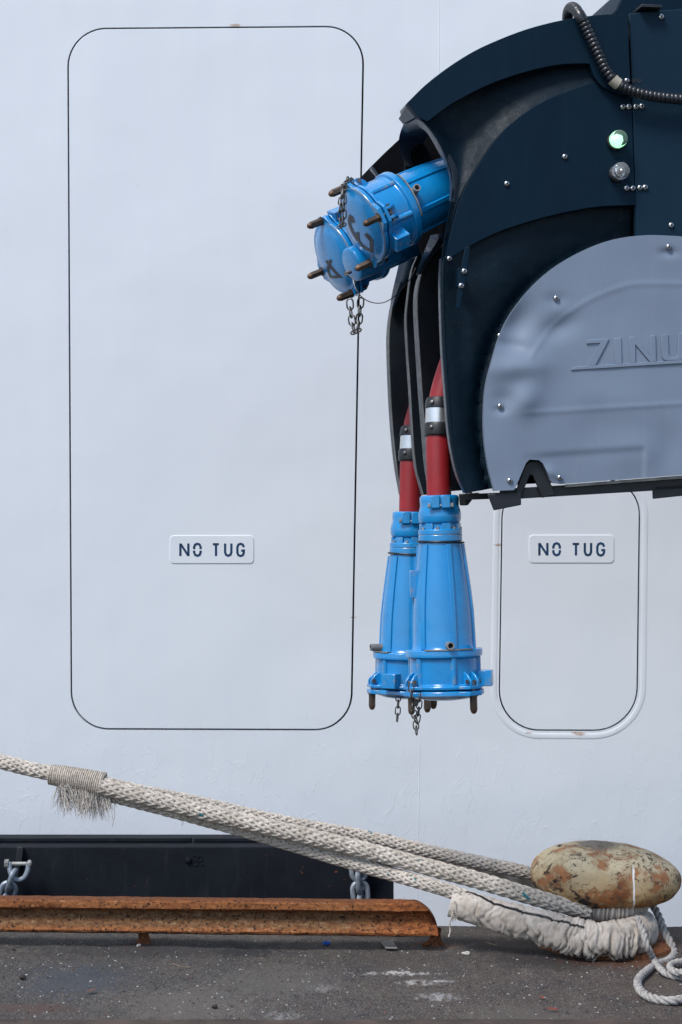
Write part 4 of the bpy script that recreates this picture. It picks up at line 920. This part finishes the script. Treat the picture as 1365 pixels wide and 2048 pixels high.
mb = MB(); q = [(1028, 992), (1052, 930), (1061, 922), (1077, 922), (1087, 930), (1112, 990)]; qi = [(1084, 996), (1066, 951), (1061, 950), (1043, 992)]
mb.prism([M(x, y, 0.01) for x, y in q + qi], [M(x, y, 0.08) for x, y in q + qi]); mb.build('notch_bracket', BLACK, cd, bevel=0.003)

# ------------------------------------------------------------------ blue power connectors
def local(o, zax, xax):
    z = V(zax).normalized(); x = perp(z, xax); y = z.cross(x)
    def T(a, b, c): return V(o) + x * a + y * b + z * c
    T.x, T.y, T.z, T.o = x, y, z, V(o); return T
def connector(T, label, lug_angles, number=None, handle=None, pipe=None, chains=(), cable=None, clamp_t=None, stripdir=None, ribs=6, box=None):
    t = thing('power_connector', label, 'power plug', T.o, 'blue power connectors')
    # z = outward through the lid; z=0 at the lid's back face
    mb = MB(); mb.lathe([(0.121, -0.002), (0.128, 0.0), (0.129, 0.014), (0.126, 0.017), (0.112, 0.018), (0.106, 0.0225), (0.085, 0.029), (0.05, 0.034), (0.0, 0.036)], T.o, T.z, T.x, 56)
    for a in lug_angles:
        d = T.x * math.cos(a) + T.y * math.sin(a); s_ = T.z.cross(d); c = T.o + d * 0.118
        q = [c - s_ * 0.05, c - s_ * 0.026 + d * 0.028, c + s_ * 0.026 + d * 0.028, c + s_ * 0.05]
        mb.prism([p + T.z * 0.0155 for p in q], [p + T.z * 0.0005 for p in q])
    cover_ = mb.build('cover', BLUE, t, bevel=0.0025)
    if number:
        mb = MB()
        def fm(x, y, off):
            p = plane_hit(x, y, T.o + T.z * 0.020, T.z); rr_ = min(1, (p - T.o - T.z * 0.020).length / 0.106); p = p + T.z * (0.0165 * math.sqrt(max(0, 1 - rr_ * rr_)) if False else 0.0)
            prof_ = [(0, 0.036), (0.05, 0.034), (0.085, 0.029), (0.106, 0.0225)]; r = rr_ * 0.106; h = 0.0225
            for (ra, ha), (rb, hb) in zip(prof_, prof_[1:]):
                if ra <= r <= rb: h = ha + (hb - ha) * (r - ra) / (rb - ra)
            return p + T.z * (h - 0.020 + off + 0.0006)
        for st in number['strokes']:
            dense = []
            for a, b in zip(st, st[1:]):
                for k in range(5): dense.append((a[0] + (b[0] - a[0]) * k / 5, a[1] + (b[1] - a[1]) * k / 5))
            dense.append(st[-1]); mb.stroke([number['map'](*p) for p in dense], number['w'], fm, 0.0006)
        mb.build('number', MARK, cover_, smooth=0)
    # drum, flange, cone, ring
    mb = MB(); mb.lathe([(0.10, -0.006), (0.127, -0.006), (0.128, -0.016), (0.122, -0.019), (0.1145, -0.022), (0.114, -0.104), (0.117, -0.108), (0.126, -0.110), (0.127, -0.130), (0.125, -0.134), (0.10, -0.135)], T.o, T.z, T.x, 56)
    for k in range(ribs):
        a = 2 * math.pi * (k + 0.3) / ribs; d = T.x * math.cos(a) + T.y * math.sin(a)
        mb.tube([T.o + d * 0.1125 - T.z * 0.018, T.o + d * 0.1125 - T.z * 0.109], 0.0105, 12)
    for a in lug_angles:
        d = T.x * math.cos(a) + T.y * math.sin(a); s_ = T.z.cross(d); c = T.o + d * 0.118
        q = [c - s_ * 0.05, c - s_ * 0.026 + d * 0.028, c + s_ * 0.026 + d * 0.028, c + s_ * 0.05]
        mb.prism([p - T.z * 0.0065 for p in q], [p - T.z * 0.0175 for p in q])
        for k in (-1, 1):
            b = c + s_ * k * 0.016; th = s_ * 0.005
            q = [b - d * 0.012 - T.z * 0.0165, b + d * 0.026 - T.z * 0.0165, b + d * 0.026 - T.z * 0.034, b + d * 0.012 - T.z * 0.052, b - d * 0.012 - T.z * 0.066]
            mb.prism([p - th for p in q], [p + th for p in q])
    if box is not None:
        d = T.x * math.cos(box) + T.y * math.sin(box); s_ = T.z.cross(d); mb.box(T.o + d * 0.130 - T.z * 0.036, d * 0.028, s_ * 0.026, T.z * 0.026)
    drum = mb.build('drum', BLUE, t, bevel=0.002)
    mb = MB(); mb.lathe([(0.108, -0.132), (0.103, -0.138), (0.1005, -0.150), (0.099, -0.21), (0.097, -0.26), (0.0925, -0.31), (0.086, -0.37), (0.0785, -0.43), (0.073, -0.478), (0.0725, -0.484), (0.068, -0.485)], T.o, T.z, T.x, 56)
    for k in range(6):
        a = 2 * math.pi * (k + 0.22) / 6; d = T.x * math.cos(a) + T.y * math.sin(a); s_ = T.z.cross(d); rows_ = []
        for (r, z) in ((0.1025, -0.137), (0.1005, -0.21), (0.0985, -0.26), (0.094, -0.31), (0.0875, -0.37), (0.080, -0.43), (0.0745, -0.478)):
            c = T.o + T.z * z; rows_.append([c + d * (r - 0.01) - s_ * 0.0095, c + d * (r + 0.0045) - s_ * 0.008, c + d * (r + 0.0045) + s_ * 0.008, c + d * (r - 0.01) + s_ * 0.0095])
        mb.grid(rows_)
    if stripdir is not None:                              # side boss on the cone
        d = T.x * math.cos(stripdir) + T.y * math.sin(stripdir); s_ = T.z.cross(d); mb.box(T.o + d * 0.092 - T.z * 0.35, d * 0.014, s_ * 0.012, T.z * 0.045)
    mb.build('cone', BLUE, t, bevel=0.0015)
    mb = MB(); q = [T(0.0765 * math.cos(2 * math.pi * i / 40), 0.0765 * math.sin(2 * math.pi * i / 40), -0.486 + 0.004 * math.cos(2 * math.pi * i / 40)) for i in range(40)]; mb.tube(q, 0.0032, 8, closed=True); mb.build('rubber_ring', RING, t)
    mb = MB(); mb.lathe([(0.066, -0.486), (0.0725, -0.489), (0.0725, -0.508), (0.0705, -0.5095), (0.0725, -0.511), (0.0725, -0.526), (0.069, -0.528), (0.060, -0.529), (0.0605, -0.546), (0.05, -0.548)], T.o, T.z, T.x, 48)
    for k in range(7):
        a = 2 * math.pi * (k + 0.45) / 7; d = T.x * math.cos(a) + T.y * math.sin(a); s_ = T.z.cross(d); mb.box(T.o + d * 0.059 - T.z * 0.537, d * 0.0085, s_ * 0.014, T.z * 0.0105)
    neck = mb.build('neck', BLUE, t, bevel=0.0015)
    for k in range(7):
        a = 2 * math.pi * (k + 0.95) / 7; d = T.x * math.cos(a) + T.y * math.sin(a); mb = MB(); mb.lathe([(0.0058, 0), (0.0058, 0.006), (0.004, 0.0075)], T.o + d * 0.066 - T.z * 0.5275, -T.z, seg=6); mb.build('bolt', ZINC, neck)
    mb = MB(); mb.lathe([(0.058, -0.546), (0.0665, -0.549), (0.070, -0.560), (0.0705, -0.580), (0.067, -0.594), (0.0635, -0.606), (0.065, -0.622), (0.0645, -0.634), (0.060, -0.640), (0.045, -0.640)], T.o, T.z, T.x, 48)
    for a in (1.57 * 0 + R_(-90), R_(90)):
        d = T.x * math.cos(a) + T.y * math.sin(a); s_ = T.z.cross(d)
        for k in (-1, 1): mb.box(T.o + d * 0.064 + s_ * k * 0.0175 - T.z * 0.617, d * 0.016, s_ * 0.0155, T.z * 0.0215)
    cl = mb.build('cable_clamp', BLUE, t, bevel=0.004, seg=3)
    for a in (R_(-90), R_(90)):
        d = T.x * math.cos(a) + T.y * math.sin(a); s_ = T.z.cross(d); mb = MB(); c = T.o + d * 0.074 - T.z * 0.605; mb.tube([c - s_ * 0.040, c + s_ * 0.040], 0.0042, 8); mb.lathe([(0.008, 0), (0.008, 0.008)], c - s_ * 0.041, s_, seg=6); mb.lathe([(0.008, 0), (0.008, 0.008)], c + s_ * 0.034, s_, seg=6); mb.build('clamp_bolt', ZINC, cl)
    # hex pins through the lugs
    for a in lug_angles:
        d = T.x * math.cos(a) + T.y * math.sin(a); mb = MB(); c = T.o + d * 0.133 + T.z * 0.016
        mb.lathe([(0.0125, 0.0), (0.0125, 0.045), (0.0105, 0.0475)], c, T.z, d, 6, 0, close=False); mb.lathe([(0.0112, 0.0455), (0.0098, 0.052), (0.006, 0.057), (0.0, 0.059)], c, T.z, d, 16, 1, close=False); mb.lathe([(0.016, -0.001), (0.016, 0.002)], c, T.z, d, 16, 0)
        pin = mb.build('hex_pin', [PIN, BRONZE], t, smooth=30)
        s_ = T.z.cross(d); mb = MB(); c2 = T.o + d * 0.134 - T.z * 0.031; mb.tube([c2 - s_ * 0.028, c2 + s_ * 0.028], 0.0048, 10); mb.lathe([(0.008, 0), (0.008, 0.005)], c2 - s_ * 0.0285, s_, seg=14); mb.lathe([(0.0075, 0), (0.0075, 0.004)], c2 + s_ * 0.024, s_, seg=14)
        mb.tube([c2 + T.z * 0.002, c2 + T.z * 0.045], 0.0055, 10); mb.build('hinge_pin', DSTEEL, t)
    if pipe is not None:
        d = T.x * math.cos(pipe) + T.y * math.sin(pipe); s_ = T.z.cross(d); mb = MB()
        c = T.o - T.z * 0.150; o0, o1 = c + d * 0.09, c + d * 0.142
        mb.lathe([(0.0125, 0), (0.0125, 0.052), (0.0085, 0.052), (0.0085, 0.01)], o0, d, seg=20, close=False); mb.lathe([(0.0085, 0.012), (0.0, 0.012)], o0, d, seg=12, mi=1, close=False); pp = mb.build('pipe_stub', [ZINC, BLACK], t)
        mb = MB(); rows_ = []
        for k in range(19):
            a = pipe + R_(-38 + 76 * k / 18); dd_ = T.x * math.cos(a) + T.y * math.sin(a); rows_.append([T.o + dd_ * r - T.z * z for r, z in ((0.108, 0.1335), (0.129, 0.1335), (0.129, 0.1375), (0.108, 0.1375))])
        mb.grid(rows_, wrap=True); mb.build('strap', ZINC, t, smooth=40)
    for pth, lk in chains:
        q = chain_links(pth, lk * 0.80); mb = MB(); fr = frames(q)
        for i in range(len(q) - 1):
            u = (q[i + 1] - q[i]).normalized(); e = perp(u, V((0.3, 1, 0.2)) if i % 2 else V((1, -0.3, 0.2))); link(mb, (q[i] + q[i + 1]) / 2, u, e, lk, lk * 0.58, lk * 0.075, n=6, seg=6)
        mb.build('tether_chain', DSTEEL, t, smooth=60)
    if cable:
        q = spline(cable, 60); mb = MB(); mb.tube(q, 0.0405, 28); cb = mb.build('cable', CABLE, t)
        if clamp_t:
            Lc = plen(q)
            def seg_at(a, b): return [q[i] for i in range(60) if a <= i / 59 * Lc <= b]
            c0 = clamp_t
            i0 = int(c0 / Lc * 59); ax = (q[i0 + 1] - q[i0 - 1]).normalized(); cc_ = q[i0]
            mb = MB(); mb.lathe([(0.042, -0.012), (0.047, -0.010), (0.0485, 0.0), (0.0485, 0.028), (0.0465, 0.0325), (0.043, 0.033)], cc_, ax, seg=32); mb.lathe([(0.043, 0.080), (0.047, 0.081), (0.0475, 0.088), (0.045, 0.110), (0.041, 0.118)], cc_, ax, seg=32); sl_ = mb.build('cable_stop', RING, cb, bevel=0.0015)
            mb = MB(); mb.lathe([(0.0445, 0.030), (0.0445, 0.083)], cc_, ax, seg=32); mb.build('band', CHROME, sl_ if False else cb)
            for tt, an in ((0.014, 0.0), (0.097, 0.0)):
                e = perp(ax, V((-0.55, -0.85, 0))); mb = MB(); mb.lathe([(0.0075, 0), (0.0075, 0.006), (0.004, 0.0085), (0, 0.009)], cc_ + ax * tt + e * 0.0455, e, seg=12); mb.build('stop_screw', DSTEEL, cb)
    return t
YN, YF = 6.26, 6.86
# hanging pair
zN = V((0.030, -0.020, -1)).normalized(); oN = P(891, 1379, YN)
TN = local(oN, zN, V((1, 0, 0)))
zF = V((-0.015, -0.015, -1)).normalized(); oF = P(816, 1378, YF); TF = local(oF, zF, V((1, 0, 0)))
def up_from(T, h, dx, dy): return T.o - T.z * h + V((dx, dy, 0))
# angles: T.x is right (+x); T.y = z cross x
def angp(T, v):
    v = V(v); return math.atan2(v.dot(T.y), v.dot(T.x))
front = angp(TN, (0, -1, 0)); right = angp(TN, (1, 0, 0)); dirs = lambda T, deg: angp(T, (math.cos(R_(deg)), -math.sin(R_(deg)), 0))   # degrees: 0 right, 90 toward the camera
cabN = [TN.o - TN.z * 0.58, TN.o - TN.z * 0.70, TN.o - TN.z * 0.84 + V((0.004, 0.01, 0)), TN.o - TN.z * 0.95 + V((0.016, 0.02, 0)), TN.o - TN.z * 1.05 + V((0.045, 0.03, 0)), TN.o - TN.z * 1.18 + V((0.10, 0.04, 0)), TN.o - TN.z * 1.32 + V((0.2, 0.05, 0))]
cabF = [TF.o - TF.z * 0.58, TF.o - TF.z * 0.70 + V((0.0, 0, 0)), TF.o - TF.z * 0.84 + V((0.002, 0.01, 0)), TF.o - TF.z * 0.95 + V((0.012, 0.02, 0)), TF.o - TF.z * 1.05 + V((0.04, 0.03, 0)), TF.o - TF.z * 1.18 + V((0.09, 0.04, 0)), TF.o - TF.z * 1.32 + V((0.18, 0.05, 0))]
connector(TN, 'front blue plug hanging lid down on a red cable', [dirs(TN, a) for a in (50, 150, 255)], pipe=dirs(TN, 84), box=dirs(TN, 12),
          chains=[(spline([P(823, 1367, YN - 0.13), P(824, 1392, YN - 0.13), P(828, 1420, YN - 0.12), P(832, 1446, YN - 0.11), P(836, 1436, YN - 0.11), P(839, 1410, YN - 0.10), P(841, 1388, YN - 0.10)], 40), 0.030), (spline([P(832, 1446, YN - 0.11), P(834, 1466, YN - 0.11)], 6), 0.030)], cable=cabN, clamp_t=0.275, stripdir=dirs(TN, 178))
connector(TF, 'rear blue plug hanging lid down, partly hidden behind the front one', [dirs(TF, a) for a in (165, 60, 285)], pipe=dirs(TF, 165), box=dirs(TF, 118),
          chains=[(spline([P(797, 1388, YF - 0.10), P(797, 1408, YF - 0.10), P(796, 1426, YF - 0.10), P(795, 1442, YF - 0.10)], 20), 0.031)], cable=cabF, clamp_t=0.265)
# raised pair, lying in the mouths of the channels
z3 = V((-0.825, -0.365, -0.43)).normalized(); o3 = P(733, 447, 6.13); T3 = local(o3, z3, V((0, 0, 1)))
z1 = lambda x, y: (600 + x / 3.9, 200 + y / 3.9)
def mapz1(x, y): return z1(x, y)
def pang(T, px, py):                                  # angle about the lid axis of a point seen at px, py
    p = plane_hit(px, py, T.o, T.z) - T.o; return math.atan2(p.dot(T.y), p.dot(T.x))
n3 = dict(map=mapz1, w=6.2, strokes=[[(453, 941), (436, 902), (422, 895), (416, 919), (419, 962), (433, 999), (457, 1039), (481, 1079)], [(484, 1015), (483, 1070)], [(481, 1071), (505, 1114), (542, 1149), (577, 1165), (582, 1133), (582, 1085), (561, 1050), (541, 1029)]])
n4 = dict(map=mapz1, w=5.6, strokes=[[(273, 1231), (251, 1293), (249, 1330), (262, 1370), (334, 1367), (235, 1239)]])
cab3 = [T3.o - T3.z * 0.58, T3.o - T3.z * 0.75, T3.o - T3.z * 0.95 + V((0, 0, -0.03))]
connector(T3, 'upper blue plug numbered 3, nearest of the raised pair', [pang(T3, *z1(*p)) for p in ((385, 690), (640, 905), (585, 1275))], number=n3, pipe=pang(T3, 790, 360), box=pang(T3, 770, 478),
          chains=[(spline([P(690, 372, 5.90), P(685, 390, 5.88), P(681, 420, 5.87), P(682, 450, 5.87), P(684, 458, 5.87), P(687, 440, 5.87), P(688, 410, 5.87), P(688, 380, 5.88), P(697, 358, 5.95), P(707, 363, 6.0)], 60), 0.030)], cable=cab3)
z4 = V((-0.83, -0.40, -0.39)).normalized(); o4 = P(677, 513, 6.50); T4 = local(o4, z4, V((0, 0, 1)))
cab4 = [T4.o - T4.z * 0.58, T4.o - T4.z * 0.75, T4.o - T4.z * 0.95 + V((0, 0, -0.03))]
p4 = connector(T4, 'lower blue plug numbered 4, behind the raised pair\'s nearer one', [pang(T4, *z1(*p)) for p in ((225, 1000), (215, 1310), (430, 1490))], number=n4, box=pang(T4, 660, 440),
          chains=[(spline([P(700, 600, 6.42), P(702, 625, 6.42), P(707, 655, 6.41), P(712, 670, 6.41), P(717, 655, 6.41), P(720, 625, 6.42), P(722, 598, 6.43)], 40), 0.038)], cable=cab4)
# blind cap with its lanyard on the near plug's flank
cpx = thing('dust_cap', 'round blue blanking cap on a thin wire between the two raised plugs', 'cap', P(705, 520, 6.20))
oc = P(704, 529, 6.24); zc_ = V((-0.82, -0.42, -0.39)).normalized()
mb = MB(); mb.lathe([(0.0, 0.004), (0.046, 0.003), (0.056, 0.0), (0.057, -0.006), (0.057, -0.16)], oc, zc_, seg=36); mb.build('shell', BLUE, cpx, bevel=0.003)
mb = MB(); mb.lathe([(0.006, 0), (0.006, 0.016), (0.009, 0.017), (0.009, 0.022)], oc + zc_ * 0.003 - V((0.0, 0, 0.022)), zc_, seg=12); mb.build('eye_bolt', DSTEEL, cpx)
mb = MB(); mb.tube(spline([oc + zc_ * 0.022 - V((0, 0, 0.022)), P(705, 555, 6.15), P(712, 577, 6.13), P(728, 597, 6.13), P(752, 606, 6.16), P(775, 602, 6.2), P(800, 583, 6.3), P(822, 556, 6.4), P(832, 535, 6.45)], 60), 0.0016, 6); mb.build('lanyard', DSTEEL, cpx)

# ------------------------------------------------------------------ litter on the quay
def litter(name, lab, cat, mb, mat, bevel=0.0, group=None, smooth=40):
    o = mb.build(name, mat, None, smooth=smooth, bevel=bevel); o['label'] = lab; o['category'] = cat
    if group: o['group'] = group
    return o
PLB = m_flat('blue_plastic', (0.01, 0.11, 0.55), 0.4); CARD = m_flat('grey_card', (0.26, 0.25, 0.235), 0.9, nz=0.3); LEAF = m_flat('dead_leaf', (0.13, 0.062, 0.045), 0.8, nz=0.4, sc=80)
TWIG = m_flat('dry_twig', (0.16, 0.12, 0.085), 0.9, nz=0.3); REDF = m_flat('rust_flake_red', (0.22, 0.045, 0.025), 0.85, nz=0.3); SHELL = m_flat('bleached_shell', (0.42, 0.40, 0.37), 0.7, nz=0.3); STONE = m_flat('pale_stone', (0.33, 0.33, 0.325), 0.9, nz=0.3, sc=60); DLUMP = m_flat('dark_lump', (0.03, 0.022, 0.02), 0.9)
g = G(653, 1889); mb = MB(); mb.box(g + V((0, 0, 0.004)), V((0.011, 0.004, 0)), V((-0.003, 0.009, 0)), V((0, 0, 0.004))); mb.box(g + V((-0.004, -0.004, 0.0105)), V((0.006, -0.002, 0.002)), V((0.002, 0.006, 0)), V((0, 0, 0.0022))); mb.box(g + V((0.009, 0.002, 0.010)), V((0.004, 0.001, 0)), V((-0.001, 0.006, 0.001)), V((0, 0, 0.0018))); litter('plastic_fragment', 'small bright blue plastic fragment in front of the rusty beam', 'litter', mb, PLB, 0.0008)
q = [G(*p) for p in ((762, 1888), (785, 1885), (795, 1902), (772, 1903))]; mb = MB(); mb.prism([p + V((0, 0, 0.007 + 0.002 * i)) for i, p in enumerate(q)], [p + V((0, 0, 0.003 + 0.002 * i)) for i, p in enumerate(q)]); litter('card_scrap', 'crumpled grey card scrap lying before the beam near its rounded end', 'litter', mb, CARD)
def leaf(px, py, L, rot, mat, lab, name='fallen_leaf'):
    c = G(px, py); mb = MB(); pts = []
    sh = [(0, -1), (0.18, -0.75), (0.5, -0.62), (0.32, -0.4), (0.72, -0.05), (0.40, 0.0), (0.62, 0.42), (0.28, 0.36), (0.22, 0.72), (0.0, 1.0)]; sh = sh + [(-a * 0.9, b + 0.05) for a, b in sh[-2:0:-1]]
    for a, b in sh:
        x, y = a * L, b * L * 1.2; pts.append(c + V((x * math.cos(rot) - y * math.sin(rot), x * math.sin(rot) + y * math.cos(rot), 0.004 + 0.006 * abs(a) + 0.004 * max(0, b))))
    ctr = c + V((0, 0, 0.004)); n = len(pts); mb.add(pts + [ctr] + [p - V((0, 0, 0.0012)) for p in pts], [[i, (i + 1) % n, n] for i in range(n)] + [[i, (i + 1) % n, n + 1 + (i + 1) % n, n + 1 + i] for i in range(n)])
    return litter(name, lab, 'leaf', mb, mat, group=None)
leaf(183, 1985, 0.017, -0.9, LEAF, 'brown lobed dead leaf lying on the left of the quay')
leaf(1106, 2022, 0.017, 1.3, REDF, 'flat reddish dead leaf near the bottom edge below the bollard')
leaf(1085, 1999, 0.008, 0.5, REDF, 'tiny reddish leaf scrap above the larger red leaf')
mb = MB()
for pts in ([(343, 1928), (360, 1933), (380, 1936)], [(350, 1929), (362, 1937), (366, 1938)], [(305, 1912), (312, 1906), (316, 1904)]):
    mb.tube(spline([G(x, y, 0.004) for x, y in pts], 8), 0.0016, 5)
litter('twig', 'thin dry twig pieces left of centre on the quay', 'twig', mb, TWIG)
mb = MB(); mb.tube(spline([G(972, 1885, 0.006), G(985, 1889, 0.006), G(996, 1893, 0.004)], 8), 0.0022, 5); litter('twig', 'pale straight twig right of the beam end', 'twig', mb, TWIG)
mb = MB(); g = G(932, 1910); mb.tube([g + V((0.012 * math.cos(a), 0.010 * math.sin(a), 0.005 + 0.002 * math.sin(2 * a))) for a in [2 * math.pi * i / 18 for i in range(18)]], 0.0046, 7, closed=True); litter('shell', 'round white shell ring between beam and bollard', 'shell', mb, SHELL)
def lump(px, py, r, mat, name, lab, cat='stone', z=0.0, base=None):
    c = base or G(px, py); mb = MB(); rr = []
    for i in range(7):
        ph = -math.pi / 2 + math.pi * i / 6; rr.append([c + V((r * math.cos(ph) * math.cos(a), r * 0.8 * math.cos(ph) * math.sin(a), r * 0.55 + r * 0.6 * math.sin(ph))) * 1.0 + V((1, 1, 0.6)) * (r * 0.35 * mn.noise(V((math.cos(a) * 1.4 + px, math.sin(a) * 1.4, ph)))) for a in [2 * math.pi * k / 10 for k in range(10)]])
    mb.grid(rr, wrap=True); return litter(name, lab, cat, mb, mat, smooth=30)
lump(47, 1862, 0.010, SHELL, 'chip', 'white chip resting on the lower flange of the rusty beam', 'chip', base=P(47, 1864, 6.985))
lump(26, 1903, 0.010, DLUMP, 'stone', 'brown lump near the left edge just below the beam')
lump(45, 1959, 0.013, DLUMP, 'stone', 'black lump with a pale spot, left edge of the quay')
lump(430, 2017, 0.010, DLUMP, 'stone', 'small black lump left of centre near the bottom edge')
lump(853, 1893, 0.014, RUSTD, 'rust_flake', 'rusty flake beside the right foot of the beam', 'flake')
lump(278, 1894, 0.009, SHELL, 'stone', 'pale chip beside the beam foot on the left')
lump(512, 1885, 0.007, SHELL, 'stone', 'small pale chip below the middle of the beam')
mb = MB()
for i in range(2600):
    px, py = random.uniform(-60, 1425), 1880 + 175 * random.random() ** 0.8; c = G(px, py); r = random.choice([0.0009, 0.0011, 0.0012, 0.0014, 0.0016, 0.002, 0.0032])
    z = 0.010 * mn.noise(V((c.x * 2.1, c.y * 2.1, 0))) + 0.0045 * mn.noise(V((c.x * 11, c.y * 11, 3))); c = c + V((0, 0, z + r * 0.3)); a = random.uniform(0, 6)
    vs = [c + V((r * 1.6 * math.cos(a + k * 1.57) * random.uniform(0.6, 1.2), r * 1.3 * math.sin(a + k * 1.57), 0)) for k in range(4)] + [c + V((0, 0, r * 0.9)), c - V((0, 0, r))]
    mb.add(vs, [[0, 1, 4], [1, 2, 4], [2, 3, 4], [3, 0, 4], [1, 0, 5], [2, 1, 5], [3, 2, 5], [0, 3, 5]], random.choice([0, 0, 1, 1, 2]))
o = mb.build('gravel', [STONE, DLUMP, LEAF], None, smooth=0); o['kind'] = 'stuff'; o['label'] = 'scattered pale grit and crumbs on the quay'
for o in bpy.data.objects:
    if '_w' in o.keys(): del o['_w']
